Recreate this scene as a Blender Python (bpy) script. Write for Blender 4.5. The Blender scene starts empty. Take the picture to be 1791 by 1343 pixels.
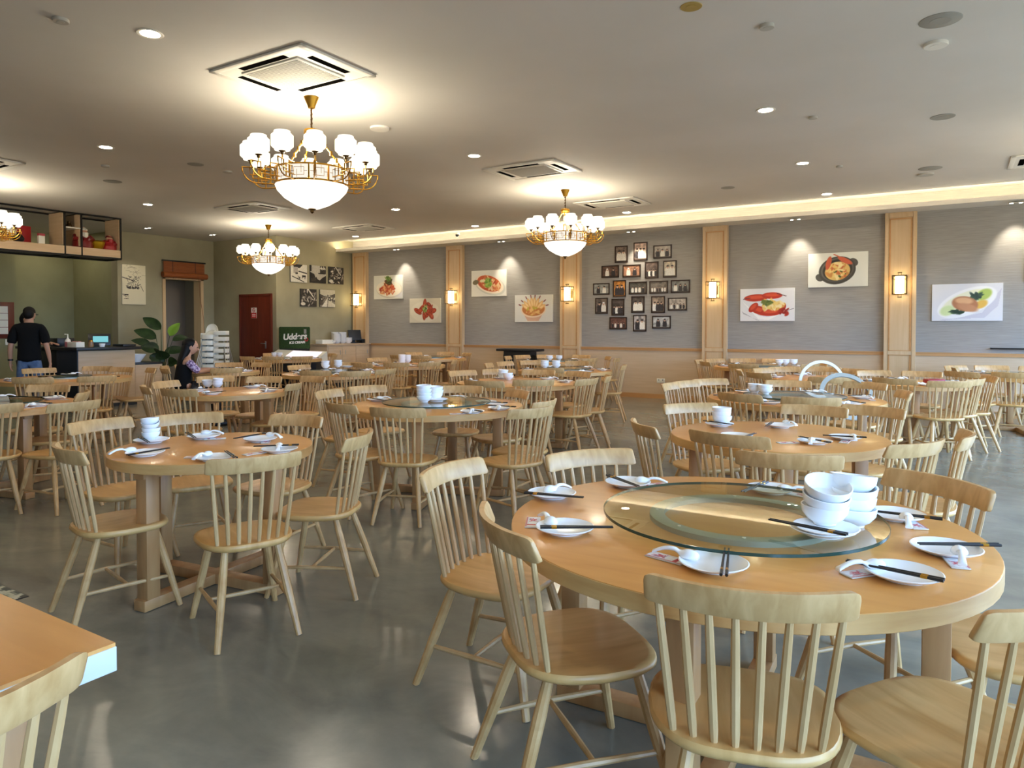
import bpy, bmesh, math, random, json
import numpy as np
from mathutils import Vector, Matrix
random.seed(7); RNG = np.random.default_rng(7)
sc = bpy.context.scene
COL = sc.collection
PI = math.pi

# light levels and measured positions (metres)
EXPO = 1.3
SKY = 8.0
SHADE = 0.8
BOWL = 0.75
PANELS = 0.42
DOWN = 95.0
LED = 30.0
SCONCE = 5.0
CHANDP = 40.0
SPOT = 25.0
WZ = (0.25, 2.7)
RINGS = [(-1.3, 9.17, 0.735, 0.28, 0.034, 1.45, 0.555), (-0.892, 8.02, 0.7, 0.28, 0.045, 0.95, 0.555)]
PACK = (-0.15, 9.6)
FRAMES = [(-5.669, 2.881, 0.28, 0.34), (-5.258, 2.919, 0.29, 0.36), (-4.803, 2.887, 0.37, 0.26), (-5.909, 2.542, 0.38, 0.25), (-5.446, 2.537, 0.38, 0.25), (-5.025, 2.537, 0.28, 0.33), (-4.651, 2.542, 0.27, 0.33), (-6.107, 2.191, 0.37, 0.24), (-5.704, 2.189, 0.28, 0.34), (-5.311, 2.192, 0.38, 0.25), (-4.879, 2.195, 0.38, 0.25), (-4.44, 2.197, 0.38, 0.25), (-6.102, 1.848, 0.28, 0.33), (-5.737, 1.814, 0.28, 0.34), (-5.309, 1.862, 0.28, 0.33), (-4.888, 1.855, 0.28, 0.33), (-4.495, 1.856, 0.38, 0.25), (-5.73, 1.489, 0.38, 0.25), (-5.266, 1.488, 0.28, 0.33), (-4.817, 1.507, 0.38, 0.25)]
D = json.loads('{"T":{"T1":[[-0.612,2.41],0.752,2,0.59,0.46],"T2":[[-3.465,2.45],0.525,7,0.42,0],"T3":[[-3.706,4.76],0.73,22,0.53,0.46],"T4":[[-0.9,4.53],0.628,20,0.48,0],"T5":[[-1.222,6.94],0.77,10,0.57,0.45],"T6":[[-6.28,4.67],0.53,15,0.42,0],"T7":[[-6.992,2.703],0.72,12,0.53,0.46],"T8":[[-9.706,4.706],0.76,8,0.55,0.3],"T9":[[-9.207,6.668],0.52,8,0.42,0],"T10":[[-11.613,9.894],0.72,8,0.53,0.4],"T11":[[-7.505,7.265],0.72,8,0.53,0.42],"T12":[[-8.078,9.447],0.72,8,0.53,0],"T13":[[-9.341,11.85],0.72,8,0.53,0.4],"T14":[[-4.4,7.221],0.72,8,0.53,0],"T15":[[-5.001,9.602],0.72,8,0.53,0.4],"T16":[[-6.385,11.95],0.72,8,0.53,0.4],"T17":[[-2.674,12.15],0.74,8,0.53,0.42],"T18":[[-1.517,9.844],0.6,8,0.45,0],"T19":[[-0.38,9.611],0.6,8,0.45,0],"T20":[[0.816,11.75],0.66,8,0.53,0.4]},"CH":[["T1",-0.99,1.962,-0.701],["T1",-1.526,2.366,-1.523],["T1",-0.443,1.84,0.288],["T1",-1.216,2.819,-2.165],["T1",-0.177,2.946,2.46],["T2",-2.836,2.164,1.144],["T2",-3.564,1.964,-0.201],["T2",-4.249,2.38,-1.482],["T2",-4.082,2.746,-2.018],["T2",-3.557,2.937,-2.954],["T2",-2.904,2.711,2.007],["T3",-3.858,4.039,-0.208],["T3",-3.42,4.034,0.376],["T3",-4.564,4.586,-1.37],["T3",-4.606,5.029,-1.861],["T3",-3.944,5.371,-2.77],["T3",-3.416,5.261,2.617],["T3",-2.724,4.408,1.226],["T3",-2.895,4.807,1.628],["T4",-1.383,4.16,-0.917],["T4",-0.325,4.196,1.045],["T4",-0.162,4.529,1.57],["T4",-0.979,4.086,-0.175],["T4",-0.674,3.623,0.244],["T4",-1.473,5.033,-2.291],["T4",-0.848,5.281,3.072],["T4",-0.544,5.468,2.779],["T5",-1.031,6.398,0.339],["T5",-1.452,6.413,-0.411],["T5",-0.56,7.118,1.833],["T5",-0.823,7.922,2.756],["T5",-1.41,7.73,-2.908],["T5",-2.066,7.618,-2.248],["T5",-2.156,7.238,-1.879],["T5",-2.184,6.916,-1.546],["T6",-6.53,4.139,-0.44],["T6",-6.129,4.127,0.271],["T6",-6.83,4.469,-1.221],["T6",-7.08,5.07,-2.034],["T6",-5.902,4.873,2.064],["T6",-6.602,5.219,-2.611],["T6",-6.263,5.515,3.122],["T7",-6.254,2.465,1.259],["T7",-5.938,2.82,1.681],["T7",-7.441,3.335,-2.524],["T7",-6.672,3.138,2.507],["T8",-8.999,4.074,0.841],["T8",-8.699,4.508,1.376],["T8",-10.512,4.823,-1.714],["T8",-10.367,5.39,-2.373],["T8",-9.907,5.386,-2.854],["T8",-9.486,5.491,2.869],["T9",-9.762,6.598,-1.445],["T9",-8.723,6.357,0.999],["T9",-9.63,7.057,-2.314],["T9",-9.28,7.239,-3.014],["T9",-9.591,6.24,-0.731],["T10",-11.163,9.263,0.619],["T10",-10.897,9.598,1.179],["T10",-12.32,10.212,-1.994],["T10",-10.982,10.343,2.189],["T10",-11.575,9.12,0.049],["T10",-11.311,10.621,2.748],["T11",-7.171,6.683,0.521],["T11",-6.742,6.824,1.047],["T11",-8.076,7.291,-1.617],["T11",-8.138,8.135,-2.512],["T11",-6.73,7.264,1.569],["T12",-7.371,9.13,1.149],["T12",-7.976,8.493,0.106],["T12",-7.493,9.767,2.072],["T12",-7.647,8.803,0.589],["T12",-8.808,9.708,-1.914],["T13",-9.011,11.149,0.439],["T13",-9.457,11.084,-0.151],["T13",-9.049,12.402,2.656],["T13",-9.612,12.576,-2.784],["T13",-10.034,12.196,-2.034],["T14",-4.262,6.458,0.179],["T14",-3.99,6.793,0.766],["T14",-5.205,7.448,-1.846],["T14",-3.639,7.13,1.452],["T14",-3.646,7.567,2.002],["T14",-4.598,7.961,-2.881],["T14",-4.128,7.964,2.791],["T14",-5.033,7.864,-2.364],["T15",-4.802,8.853,0.259],["T15",-4.372,9.816,1.898],["T15",-5.232,10.396,-2.859],["T15",-5.88,10.241,-2.199],["T15",-6.013,9.771,-1.736],["T15",-5.95,9.29,-1.253],["T16",-6.368,12.725,3.119],["T16",-7.128,11.728,-1.281],["T16",-7.129,12.167,-1.854],["T16",-5.772,11.753,1.26],["T16",-5.432,12.092,1.719],["T16",-5.758,12.406,2.199],["T16",-6.895,12.534,-2.424],["T17",-3.468,12.11,-1.521],["T17",-3.37,12.533,-2.074],["T17",-3.257,11.73,-0.946],["T17",-2.699,11.355,-0.031],["T17",-3.067,12.841,-2.624],["T17",-2.648,12.945,3.109],["T17",-1.976,12.53,2.069],["T17",-2.028,11.833,1.114],["T18",-2.148,9.669,-1.301],["T18",-1.906,9.328,-0.648],["T18",-1.986,10.046,-1.978],["T18",-1.895,10.465,-2.595],["T18",-1.526,10.696,-3.13],["T18",-1.184,10.408,2.609],["T18",-1.234,8.999,0.323],["T19",-0.475,9.175,-0.213],["T19",-0.09,9.024,0.459],["T19",0.045,9.419,1.145],["T19",0.186,9.785,1.868],["T19",-0.727,10.167,-2.584],["T19",-0.32,10.263,3.049],["T20",0.31,11.768,-1.607],["T20",0.255,10.91,-0.589],["T20",0.715,11.042,-0.141],["T20",0.252,12.19,-2.234],["T20",0.599,12.431,-2.834],["T20",1.022,12.435,2.849],["T1",0.005,2.02,1.0],["T1",0.2,2.66,1.81]],"S":{"T1":{"plate":[[-1.314,2.414],[-1.052,2.021],[-0.545,1.932],[-0.096,2.119],[-0.001,2.423],[-0.151,2.769],[-0.604,2.946],[-1.136,2.751]],"chop":[[-1.378,2.325,-1.163,2.373],[-1.108,1.945,-0.899,2.074],[-0.536,2.034,-0.488,1.826],[-0.255,2.114,0.019,2.068],[-0.08,2.38,0.142,2.504],[-0.231,2.728,-0.026,2.734],[-0.671,2.798,-0.637,2.997],[-1.256,2.798,-1.041,2.649]],"spoon":[[-1.333,2.434,-1.303,2.514],[-1.111,2.034,-1.177,2.094],[-0.614,1.933,-0.729,1.94],[-0.164,2.118,-0.258,2.041],[0.031,2.375,0.038,2.267],[-0.117,2.708,-0.099,2.565],[-0.548,2.932,-0.486,2.941],[-1.087,2.78,-0.999,2.812]],"sachet":[[-1.19,2.053],[-0.679,1.935],[-0.189,2.096],[0.02,2.334],[-0.095,2.708],[-0.508,2.943],[-1.046,2.81]]},"T2":{"plate":[[-3.889,2.343],[-3.527,2.09],[-3.768,2.593],[-3.109,2.198],[-3.393,2.699],[-3.019,2.525]],"chop":[[-3.999,2.334,-3.731,2.238],[-3.472,1.97,-3.488,2.195],[-3.931,2.585,-3.659,2.47],[-3.194,2.315,-2.918,2.188],[-3.47,2.587,-3.486,2.807],[-3.156,2.463,-2.987,2.633]],"spoon":[[-3.614,2.062,-3.623,1.967],[-3.828,2.65,-3.743,2.699],[-3.17,2.202,-3.132,2.091],[-3.424,2.794,-3.274,2.785],[-3.07,2.565,-2.906,2.412]],"sachet":[[-3.68,2.607],[-3.241,2.193],[-3.34,2.696],[-3.075,2.41]]},"T3":{"plate":[[-4.349,4.726],[-3.111,4.438],[-3.415,5.078],[-3.239,4.973],[-3.06,4.739],[-3.862,5.27]],"chop":[[-4.447,4.705,-4.139,4.606],[-3.191,4.49,-2.995,4.392],[-3.401,4.954,-3.13,5.016],[-3.181,4.781,-2.926,4.793]],"spoon":[[-4.367,4.776,-4.33,4.795],[-3.108,4.434,-3.034,4.284],[-3.062,4.734,-2.942,4.549],[-3.832,5.23,-3.746,5.217]],"sachet":[[-3.174,4.332]]},"T4":{"plate":[[-1.303,4.733],[-0.947,4.889],[-1.078,4.287],[-0.645,4.307],[-0.514,4.559]],"chop":[[-1.451,4.773,-1.163,4.654],[-0.994,4.697,-1.003,4.914],[-1.007,4.163,-0.988,4.33],[-0.748,4.374,-0.543,4.214],[-0.656,4.483,-0.373,4.532]],"spoon":[[-0.927,4.989,-0.836,4.905],[-0.657,4.287,-0.645,4.137],[-0.473,4.547,-0.44,4.4]],"sachet":[[-0.777,4.239],[-0.505,4.454]]}},"B":{"T1":[[-0.325,2.378,3],[-0.257,2.466,4]],"T2":[[-3.952,2.378,4]],"T3":[[-3.723,4.613,4],[-3.785,4.848,3]],"T4":[[-1.298,4.769,3]],"T6":[[-6.983,4.86,2],[-6.821,4.873,3]],"T5":[[-1.582,6.966,2],[-1.468,6.901,2]],"T11":[[-8.024,7.581,3],[-8.081,7.895,3]],"T10":[[-12.136,10.036,2],[-12.043,10.094,2]],"T12":[[-8.201,9.546,5],[-8.503,10.057,4]],"T14":[[-4.846,7.601,3],[-4.687,7.471,2]],"T15":[[-5.272,9.46,3],[-5.123,9.552,3]],"T16":[[-6.451,11.754,2],[-6.295,11.851,2]],"T17":[[-2.415,12.373,2],[-2.326,12.428,2],[-2.212,12.499,2]]},"LSP":[-0.32,2.316],"down":[[-4.848,2.951],[-1.527,7.094],[-8.337,4.524],[-4.951,7.107],[-1.619,9.632],[-8.39,9.612],[-11.625,6.986],[-1.67,12.062],[-5.027,12.066],[-8.371,12.055],[-11.661,11.973]],"disc":[[-0.082,5.653,0.13,"vent"],[-1.456,4.559,0.07,"yellow"],[-1.103,5.116,0.05,"head"],[-0.115,6.1,0.08,"det"],[-0.088,8.248,0.11,"vent"],[-8.243,5.6,0.1,"vent"],[-10.223,5.63,0.12,"vent"],[-5.14,2.496,0.05,"head"],[-5.096,5.592,0.1,"det"],[-0.247,10.826,0.14,"vent"],[-2.854,10.737,0.1,"vent"],[-1.181,7.57,0.04,"head"],[-1.245,10.052,0.04,"head"],[-9.292,5.025,0.05,"head"],[-8.242,6.07,0.06,"head"],[-0.309,11.197,0.1,"head"]],"pairs":[[-11.306,13.071],[-8.309,13.127],[-5.315,13.227],[-2.242,13.167],[0.866,13.132]],"pairs2":[[-14.486,8.612],[-14.223,10.086]],"cctv":[-9.316,12.726],"tile":[-4.1,1.79]}')
# ---------------- camera, world, exposure ----------------
cd = bpy.data.cameras.new('camera'); cam = bpy.data.objects.new('camera', cd); COL.objects.link(cam)
cam.location = (0, 0, 1.42)
cam.rotation_euler = (PI/2 - .025, 0, math.radians(31.8))
cd.sensor_width = 36; cd.sensor_fit = 'HORIZONTAL'; cd.lens = 36*1235/1791; cd.shift_y = -.0388
cd.clip_start = .05; cd.clip_end = 200
sc.camera = cam
sc.view_settings.view_transform = 'Standard'; sc.view_settings.look = 'None'
sc.view_settings.exposure = EXPO; sc.view_settings.gamma = 1; sc.view_settings.use_curve_mapping = False
wd = bpy.data.worlds.new('daylight'); sc.world = wd; wd.use_nodes = True
bg = wd.node_tree.nodes['Background']; bg.inputs[1].default_value = SKY
_n = wd.node_tree.nodes; _l = wd.node_tree.links; _tc = _n.new('ShaderNodeTexCoord'); _sx = _n.new('ShaderNodeSeparateXYZ'); _cr = _n.new('ShaderNodeValToRGB')
_cr.color_ramp.elements[0].position = .48; _cr.color_ramp.elements[0].color = (.16, .16, .15, 1)      # pavement outside
_cr.color_ramp.elements[1].position = .52; _cr.color_ramp.elements[1].color = (.34, .58, 1, 1)        # overcast sky
_mr = _n.new('ShaderNodeMapRange'); _mr.inputs['From Min'].default_value = -1; _l.new(_tc.outputs['Generated'], _sx.inputs[0]); _l.new(_sx.outputs['Z'], _mr.inputs[0]); _l.new(_mr.outputs[0], _cr.inputs[0]); _l.new(_cr.outputs[0], bg.inputs[0])

# ---------------- helpers ----------------
def srgb(r, g, b):
    f = lambda c: c/12.92 if c <= .04045 else ((c+.055)/1.055)**2.4
    return tuple(f(c/255) for c in (r, g, b)) + (1,)
def mat(name, col, rough=.5, metal=0, emit=None, es=0, spec=.5, coat=0):
    m = bpy.data.materials.new(name); m.use_nodes = True
    b = m.node_tree.nodes['Principled BSDF']
    b.inputs['Base Color'].default_value = col; b.inputs['Roughness'].default_value = rough; b.inputs['Metallic'].default_value = metal
    b.inputs['Specular IOR Level'].default_value = spec
    if coat: b.inputs['Coat Weight'].default_value = coat; b.inputs['Coat Roughness'].default_value = .12
    if emit: b.inputs['Emission Color'].default_value = emit; b.inputs['Emission Strength'].default_value = es
    return m
def noisy(m, c1, c2, scale=(3, 3, 3), noise=4., detail=5, lo=.35, hi=.65, rough=None, bump=0, coord='Object', dist=0., wave=None):
    nt = m.node_tree; N = nt.nodes; L = nt.links; b = N['Principled BSDF']
    tc = N.new('ShaderNodeTexCoord'); mp = N.new('ShaderNodeMapping'); mp.inputs['Scale'].default_value = scale
    L.new(tc.outputs[coord], mp.inputs[0])
    nz = N.new('ShaderNodeTexNoise'); nz.inputs['Scale'].default_value = noise; nz.inputs['Detail'].default_value = detail; nz.inputs['Distortion'].default_value = dist
    oi = N.new('ShaderNodeObjectInfo')
    ad = N.new('ShaderNodeVectorMath'); ad.operation = 'MULTIPLY_ADD'
    cx = N.new('ShaderNodeCombineXYZ'); 
    for i in range(3): L.new(oi.outputs['Random'], cx.inputs[i])
    L.new(cx.outputs[0], ad.inputs[0]); ad.inputs[1].default_value = (13, 7, 17); L.new(mp.outputs[0], ad.inputs[2])
    L.new(ad.outputs[0], nz.inputs[0])
    cr = N.new('ShaderNodeValToRGB'); cr.color_ramp.elements[0].position = lo; cr.color_ramp.elements[1].position = hi
    cr.color_ramp.elements[0].color = c1; cr.color_ramp.elements[1].color = c2
    L.new(nz.outputs[0], cr.inputs[0]); L.new(cr.outputs[0], b.inputs['Base Color'])
    if rough:
        mr = N.new('ShaderNodeMapRange'); mr.inputs['To Min'].default_value = rough[0]; mr.inputs['To Max'].default_value = rough[1]
        L.new(nz.outputs[0], mr.inputs[0]); L.new(mr.outputs[0], b.inputs['Roughness'])
    if bump:
        bp = N.new('ShaderNodeBump'); bp.inputs['Strength'].default_value = bump; bp.inputs['Distance'].default_value = .01
        L.new(nz.outputs[0], bp.inputs['Height']); L.new(bp.outputs[0], b.inputs['Normal'])
    return m
def emis(name, col, s):
    m = bpy.data.materials.new(name); m.use_nodes = True; nt = m.node_tree; nt.nodes.clear()
    e = nt.nodes.new('ShaderNodeEmission'); o = nt.nodes.new('ShaderNodeOutputMaterial'); e.inputs[0].default_value = col; e.inputs[1].default_value = s
    nt.links.new(e.outputs[0], o.inputs[0]); return m
def glassm(name, tint, ior=1.5, rough=.0):
    m = bpy.data.materials.new(name); m.use_nodes = True; nt = m.node_tree; nt.nodes.clear()
    t = nt.nodes.new('ShaderNodeBsdfTransparent'); g = nt.nodes.new('ShaderNodeBsdfGlossy'); f = nt.nodes.new('ShaderNodeFresnel'); x = nt.nodes.new('ShaderNodeMixShader'); o = nt.nodes.new('ShaderNodeOutputMaterial')
    t.inputs[0].default_value = tint; g.inputs['Roughness'].default_value = rough; f.inputs[0].default_value = ior
    ge = nt.nodes.new('ShaderNodeNewGeometry'); su = nt.nodes.new('ShaderNodeMath'); su.operation = 'SUBTRACT'; su.inputs[0].default_value = 1; nt.links.new(ge.outputs['Backfacing'], su.inputs[1]); mu = nt.nodes.new('ShaderNodeMath'); mu.operation = 'MULTIPLY'; nt.links.new(f.outputs[0], mu.inputs[0]); nt.links.new(su.outputs[0], mu.inputs[1])
    nt.links.new(mu.outputs[0], x.inputs[0]); nt.links.new(t.outputs[0], x.inputs[1]); nt.links.new(g.outputs[0], x.inputs[2]); nt.links.new(x.outputs[0], o.inputs[0]); return m

class MB:
    """collects shapes and links them as one mesh object"""
    def __init__(s): s.v = []; s.f = []
    def add(s, vs, fs):
        o = len(s.v); s.v += [tuple(v) for v in vs]; s.f += [tuple(i+o for i in f) for f in fs]; return s
    def box(s, c, d, bev=0, rot=None, taper=None):
        bm = bmesh.new(); bmesh.ops.create_cube(bm, size=1)
        for v in bm.verts:
            v.co = Vector((v.co.x*d[0], v.co.y*d[1], v.co.z*d[2]))
            if taper and v.co.z < 0: v.co.x *= taper; v.co.y *= taper
        if bev: bmesh.ops.bevel(bm, geom=list(bm.edges), offset=bev, segments=2, affect='EDGES', profile=.5)
        M = Matrix.Translation(c) @ (rot.to_4x4() if rot else Matrix())
        bm.verts.index_update(); s.add([M @ v.co for v in bm.verts], [[v.index for v in f.verts] for f in bm.faces]); bm.free(); return s
    def tube(s, pts, rad, n=8, cap=True, up=None):
        pts = [Vector(p) for p in pts]; 
        if not hasattr(rad, '__len__'): rad = [rad]*len(pts)
        ring = []; 
        for i, p in enumerate(pts):
            t = (pts[min(i+1, len(pts)-1)]-pts[max(i-1, 0)]).normalized()
            a = Vector((0, 0, 1)) if abs(t.z) < .95 else Vector((1, 0, 0))
            x = t.cross(a).normalized(); y = x.cross(t).normalized()
            ring.append([p + (x*math.cos(2*PI*k/n)+y*math.sin(2*PI*k/n))*rad[i] for k in range(n)])
        vs = [v for r in ring for v in r]; fs = []
        for i in range(len(pts)-1):
            for k in range(n): fs.append((i*n+k, i*n+(k+1) % n, (i+1)*n+(k+1) % n, (i+1)*n+k))
        if cap: fs += [tuple(range(n))[::-1], tuple((len(pts)-1)*n+k for k in range(n))]
        return s.add(vs, fs)
    def bar(s, p0, p1, w, h, roll=0):
        p0 = Vector(p0); p1 = Vector(p1); t = (p1-p0); l = t.length
        q = t.to_track_quat('Y', 'Z').to_matrix()
        if roll: q = q @ Matrix.Rotation(roll, 3, 'Y')
        return s.box((p0+p1)/2, (w, l, h), 0, q)
    def lathe(s, prof, n=24, c=(0, 0, 0), rot=None, close=False):
        vs = []; fs = []
        for (r, z) in prof:
            for k in range(n):
                v = Vector((r*math.cos(2*PI*k/n), r*math.sin(2*PI*k/n), z))
                if rot: v = rot @ v
                vs.append(v+Vector(c))
        m = len(prof)
        for i in range(m-1 if not close else m):
            for k in range(n): 
                a, b = i, (i+1) % m
                fs.append((a*n+k, a*n+(k+1) % n, b*n+(k+1) % n, b*n+k))
        if not close:
            if prof[0][0] > 1e-5: fs.append(tuple(range(n))[::-1])
            if prof[-1][0] > 1e-5: fs.append(tuple((m-1)*n+k for k in range(n)))
        return s.add(vs, fs)
    def ball(s, c, r, n=12, m=8, rot=None):
        if not hasattr(r, '__len__'): r = (r, r, r)
        vs = []; fs = []
        for i in range(m+1):
            th = PI*i/m
            for k in range(n):
                v = Vector((r[0]*math.sin(th)*math.cos(2*PI*k/n), r[1]*math.sin(th)*math.sin(2*PI*k/n), r[2]*math.cos(th)))
                if rot: v = rot @ v
                vs.append(v+Vector(c))
        for i in range(m):
            for k in range(n): fs.append((i*n+k, (i+1)*n+k, (i+1)*n+(k+1) % n, i*n+(k+1) % n))
        return s.add(vs, fs)
    def prism(s, poly, z0, z1):
        n = len(poly); s.add([(x, y, z0) for x, y in poly]+[(x, y, z1) for x, y in poly],
            [tuple(range(n))[::-1], tuple(range(n, 2*n))]+[(k, (k+1) % n, n+(k+1) % n, n+k) for k in range(n)]); return s
    def grid(s, P, close_u=False):
        """P: list of rows of points"""
        n = len(P[0]); fs = []
        for i in range(len(P)-1):
            for k in range(n if close_u else n-1): fs.append((i*n+k, i*n+(k+1) % n, (i+1)*n+(k+1) % n, (i+1)*n+k))
        return s.add([p for r in P for p in r], fs)
    def mesh(s, name, m=None, ang=.6):
        me = bpy.data.meshes.new(name); me.from_pydata(s.v, [], s.f); 
        bm = bmesh.new(); bm.from_mesh(me); bmesh.ops.remove_doubles(bm, verts=bm.verts, dist=1e-6); bmesh.ops.recalc_face_normals(bm, faces=bm.faces); bm.to_mesh(me); bm.free()
        me.shade_smooth(); me.set_sharp_from_angle(angle=ang)
        if m: me.materials.append(m)
        return me
    def build(s, name, m=None, parent=None, loc=None, rz=None, ang=.6):
        return link(name, s.mesh(name, m, ang), parent, loc, rz)
def link(name, me, parent=None, loc=None, rz=None):
    o = bpy.data.objects.new(name, me); COL.objects.link(o)
    if parent: o.parent = parent
    if loc is not None: o.location = loc
    if rz is not None: o.rotation_euler = (0, 0, rz)
    return o
def tag(o, label, cat, group=None):
    o['label'] = label; o['category'] = cat
    if group: o['group'] = group
    return o
def thing(name, label, cat, loc=(0, 0, 0), rz=0, group=None):
    return tag(link(name, None, None, loc, rz), label, cat, group)
def struct(o): o['kind'] = 'structure'; return o
def dup(root, loc, rz, label, group=None):
    c = root.copy(); COL.objects.link(c); c.location = loc; c.rotation_euler = (root.rotation_euler[0], root.rotation_euler[1], rz); c['label'] = label
    if group: c['group'] = group
    for ch in root.children:
        d = ch.copy(); COL.objects.link(d); d.parent = c
        for g in ch.children:
            e = g.copy(); COL.objects.link(e); e.parent = d
    return c
def text_mesh(txt, size, m, depth=.004, name='lettering', shear=0, bold=0):
    cu = bpy.data.curves.new('t', 'FONT'); cu.body = txt; cu.size = size; cu.extrude = depth; cu.align_x = 'CENTER'; cu.align_y = 'CENTER'; cu.shear = shear; cu.offset = bold
    o = bpy.data.objects.new('t', cu); COL.objects.link(o)
    dg = bpy.context.evaluated_depsgraph_get(); me = bpy.data.meshes.new_from_object(o.evaluated_get(dg)); bpy.data.objects.remove(o)
    me.name = name; me.materials.clear(); me.materials.append(m); return me

# flat prints: a painted grid with a colour per point
class Paint:
    def __init__(s, nx, ny, bg, asp=1.):
        s.nx, s.ny = nx, ny; u = (np.arange(nx)+.5)/nx; v = (np.arange(ny)+.5)/ny
        s.U, s.V = np.meshgrid(u*asp, v); s.c = np.zeros((ny, nx, 3)); s.c[:] = np.array(bg)/255.; s.asp = asp
    def ell(s, cx, cy, rx, ry, col, ang=0, soft=.06, op=1):
        ca, sa = math.cos(ang), math.sin(ang); x = s.U-cx; y = s.V-cy
        d = np.sqrt(((x*ca+y*sa)/rx)**2+((-x*sa+y*ca)/ry)**2); a = np.clip((1-d)/soft+.5, 0, 1)[..., None]*op
        s.c = s.c*(1-a)+a*np.array(col)/255.; return s
    def blobs(s, n, cx, cy, rx, ry, cols, size, ang=0, stretch=2, op=.9):
        for _ in range(n):
            r = math.sqrt(RNG.random()); t = RNG.random()*2*PI; x, y = r*rx*math.cos(t), r*ry*math.sin(t)
            s.ell(cx+x*math.cos(ang)-y*math.sin(ang), cy+x*math.sin(ang)+y*math.cos(ang), size*(.6+RNG.random()*stretch), size*(.5+.5*RNG.random()), cols[int(RNG.integers(len(cols)))], RNG.random()*PI, .5, op)
        return s
    def rect(s, x0, y0, x1, y1, col, op=1):
        m = ((s.U > x0) & (s.U < x1) & (s.V > y0) & (s.V < y1))[..., None]*op
        s.c = s.c*(1-m)+m*np.array(col)/255.; return s
    def poly(s, pts, col, op=1):
        ins = np.zeros(s.U.shape, bool); j = len(pts)-1
        for i in range(len(pts)):
            xi, yi = pts[i]; xj, yj = pts[j]
            if yi != yj: ins ^= ((yi > s.V) != (yj > s.V)) & (s.U < (xj-xi)*(s.V-yi)/(yj-yi)+xi)
            j = i
        m = ins[..., None]*op; s.c = s.c*(1-m)+m*np.array(col)/255.; return s
    def line(s, x0, y0, x1, y1, w, col, op=1):
        dx, dy = x1-x0, y1-y0; l = dx*dx+dy*dy+1e-9; t = np.clip(((s.U-x0)*dx+(s.V-y0)*dy)/l, 0, 1)
        d = np.hypot(s.U-x0-t*dx, s.V-y0-t*dy); m = np.clip((w-d)/w*2, 0, 1)[..., None]*op; s.c = s.c*(1-m)+m*np.array(col)/255.; return s
    def noise(s, a): s.c = np.clip(s.c+RNG.normal(0, a, s.c.shape[:2])[..., None], 0, 1); return s
    def mesh(s, w, h, name='print'):
        """plane in local XZ facing -Y, centred"""
        nx, ny = s.nx, s.ny; xs = np.linspace(-w/2, w/2, nx+1); zs = np.linspace(-h/2, h/2, ny+1)
        X, Z = np.meshgrid(xs, zs); vs = np.stack([X, np.zeros_like(X), Z], -1).reshape(-1, 3)
        i = (np.arange(ny)[:, None]*(nx+1)+np.arange(nx)[None]).reshape(-1); f = np.stack([i, i+1, i+nx+2, i+nx+1], -1)
        me = bpy.data.meshes.new(name); me.from_pydata(vs.tolist(), [], f.tolist())
        at = me.color_attributes.new('Col', 'FLOAT_COLOR', 'CORNER'); c = s.c.reshape(-1, 3); c = np.where(c <= .04045, c/12.92, ((c+.055)/1.055)**2.4)
        c = np.concatenate([c, np.ones((len(c), 1))], 1); at.data.foreach_set('color', np.repeat(c, 4, axis=0).astype(np.float32).ravel())
        me.materials.append(M['print']); return me

# ---------------- materials ----------------
M = {}
def wood(name, a, b, rough=.4, sc_=(1, 1, 1), noise=3., coat=0):
    m = mat(name, a, rough, coat=coat); noisy(m, a, b, sc_, noise, 4, .3, .7, dist=.6); M[name] = m; return m
wood('chair_wood', srgb(190, 144, 86), srgb(218, 174, 116), .40, (14, 1.6, 5), 2.2)
wood('seat_wood', srgb(200, 150, 84), srgb(224, 178, 112), .38, (9, 1.2, 1), 2.4)
wood('spindle_wood', srgb(190, 148, 94), srgb(214, 174, 120), .42, (6, 6, 1), 2.2)
wood('top_wood', srgb(216, 150, 74), srgb(226, 162, 86), .32, (1.2, 9, 1), 2., .15)
wood('rim_wood', srgb(204, 154, 90), srgb(216, 170, 106), .4, (3, 3, 20), 2.)
wood('post_wood', srgb(174, 124, 74), srgb(196, 148, 94), .42, (8, 8, 1), 2.)
wood('pilaster_wood', srgb(206, 172, 128), srgb(216, 184, 142), .45, (10, 10, .6), 2.)
wood('rail_wood', srgb(196, 142, 86), srgb(208, 156, 100), .4, (.6, 8, 8), 2.)
wood('wainscot', srgb(204, 174, 138), srgb(212, 184, 150), .45, (.8, 8, 14), 2.)
wood('cabinet_wood', srgb(202, 170, 132), srgb(212, 182, 146), .5, (1, 1, 12), 2.)
wood('door_wood', srgb(92, 30, 14), srgb(112, 40, 20), .38, (8, 8, .7), 2.5)
wood('bamboo', srgb(132, 66, 28), srgb(172, 96, 44), .55, (1, 1, 60), 3.)
M['wall_green'] = noisy(mat('wall_green', srgb(140, 138, 112), .75), srgb(150, 142, 114), srgb(158, 150, 122), (1, 1, 1), 2.)
M['niche_green'] = noisy(mat('niche_green', srgb(134, 136, 104), .75), srgb(140, 138, 102), srgb(148, 146, 110), (1, 1, 1), 2.)
M['wallpaper'] = noisy(mat('wallpaper', srgb(150, 143, 132), .72), srgb(148, 142, 134), srgb(163, 157, 149), (1.2, 1.2, 22), 3., 6, .3, .7, bump=.15)
M['ceiling'] = noisy(mat('ceiling', srgb(206, 200, 190), .8), srgb(203, 197, 187), srgb(209, 203, 194), (1, 1, 1), .8)
M['white_paint'] = mat('white_paint', srgb(226, 220, 208), .55)
M['passage'] = mat('passage', srgb(150, 134, 118), .8)
M['plaster'] = noisy(mat('plaster', srgb(178, 172, 160), .8), srgb(174, 168, 156), srgb(182, 176, 164), (1, 1, 1), 2.)
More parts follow.
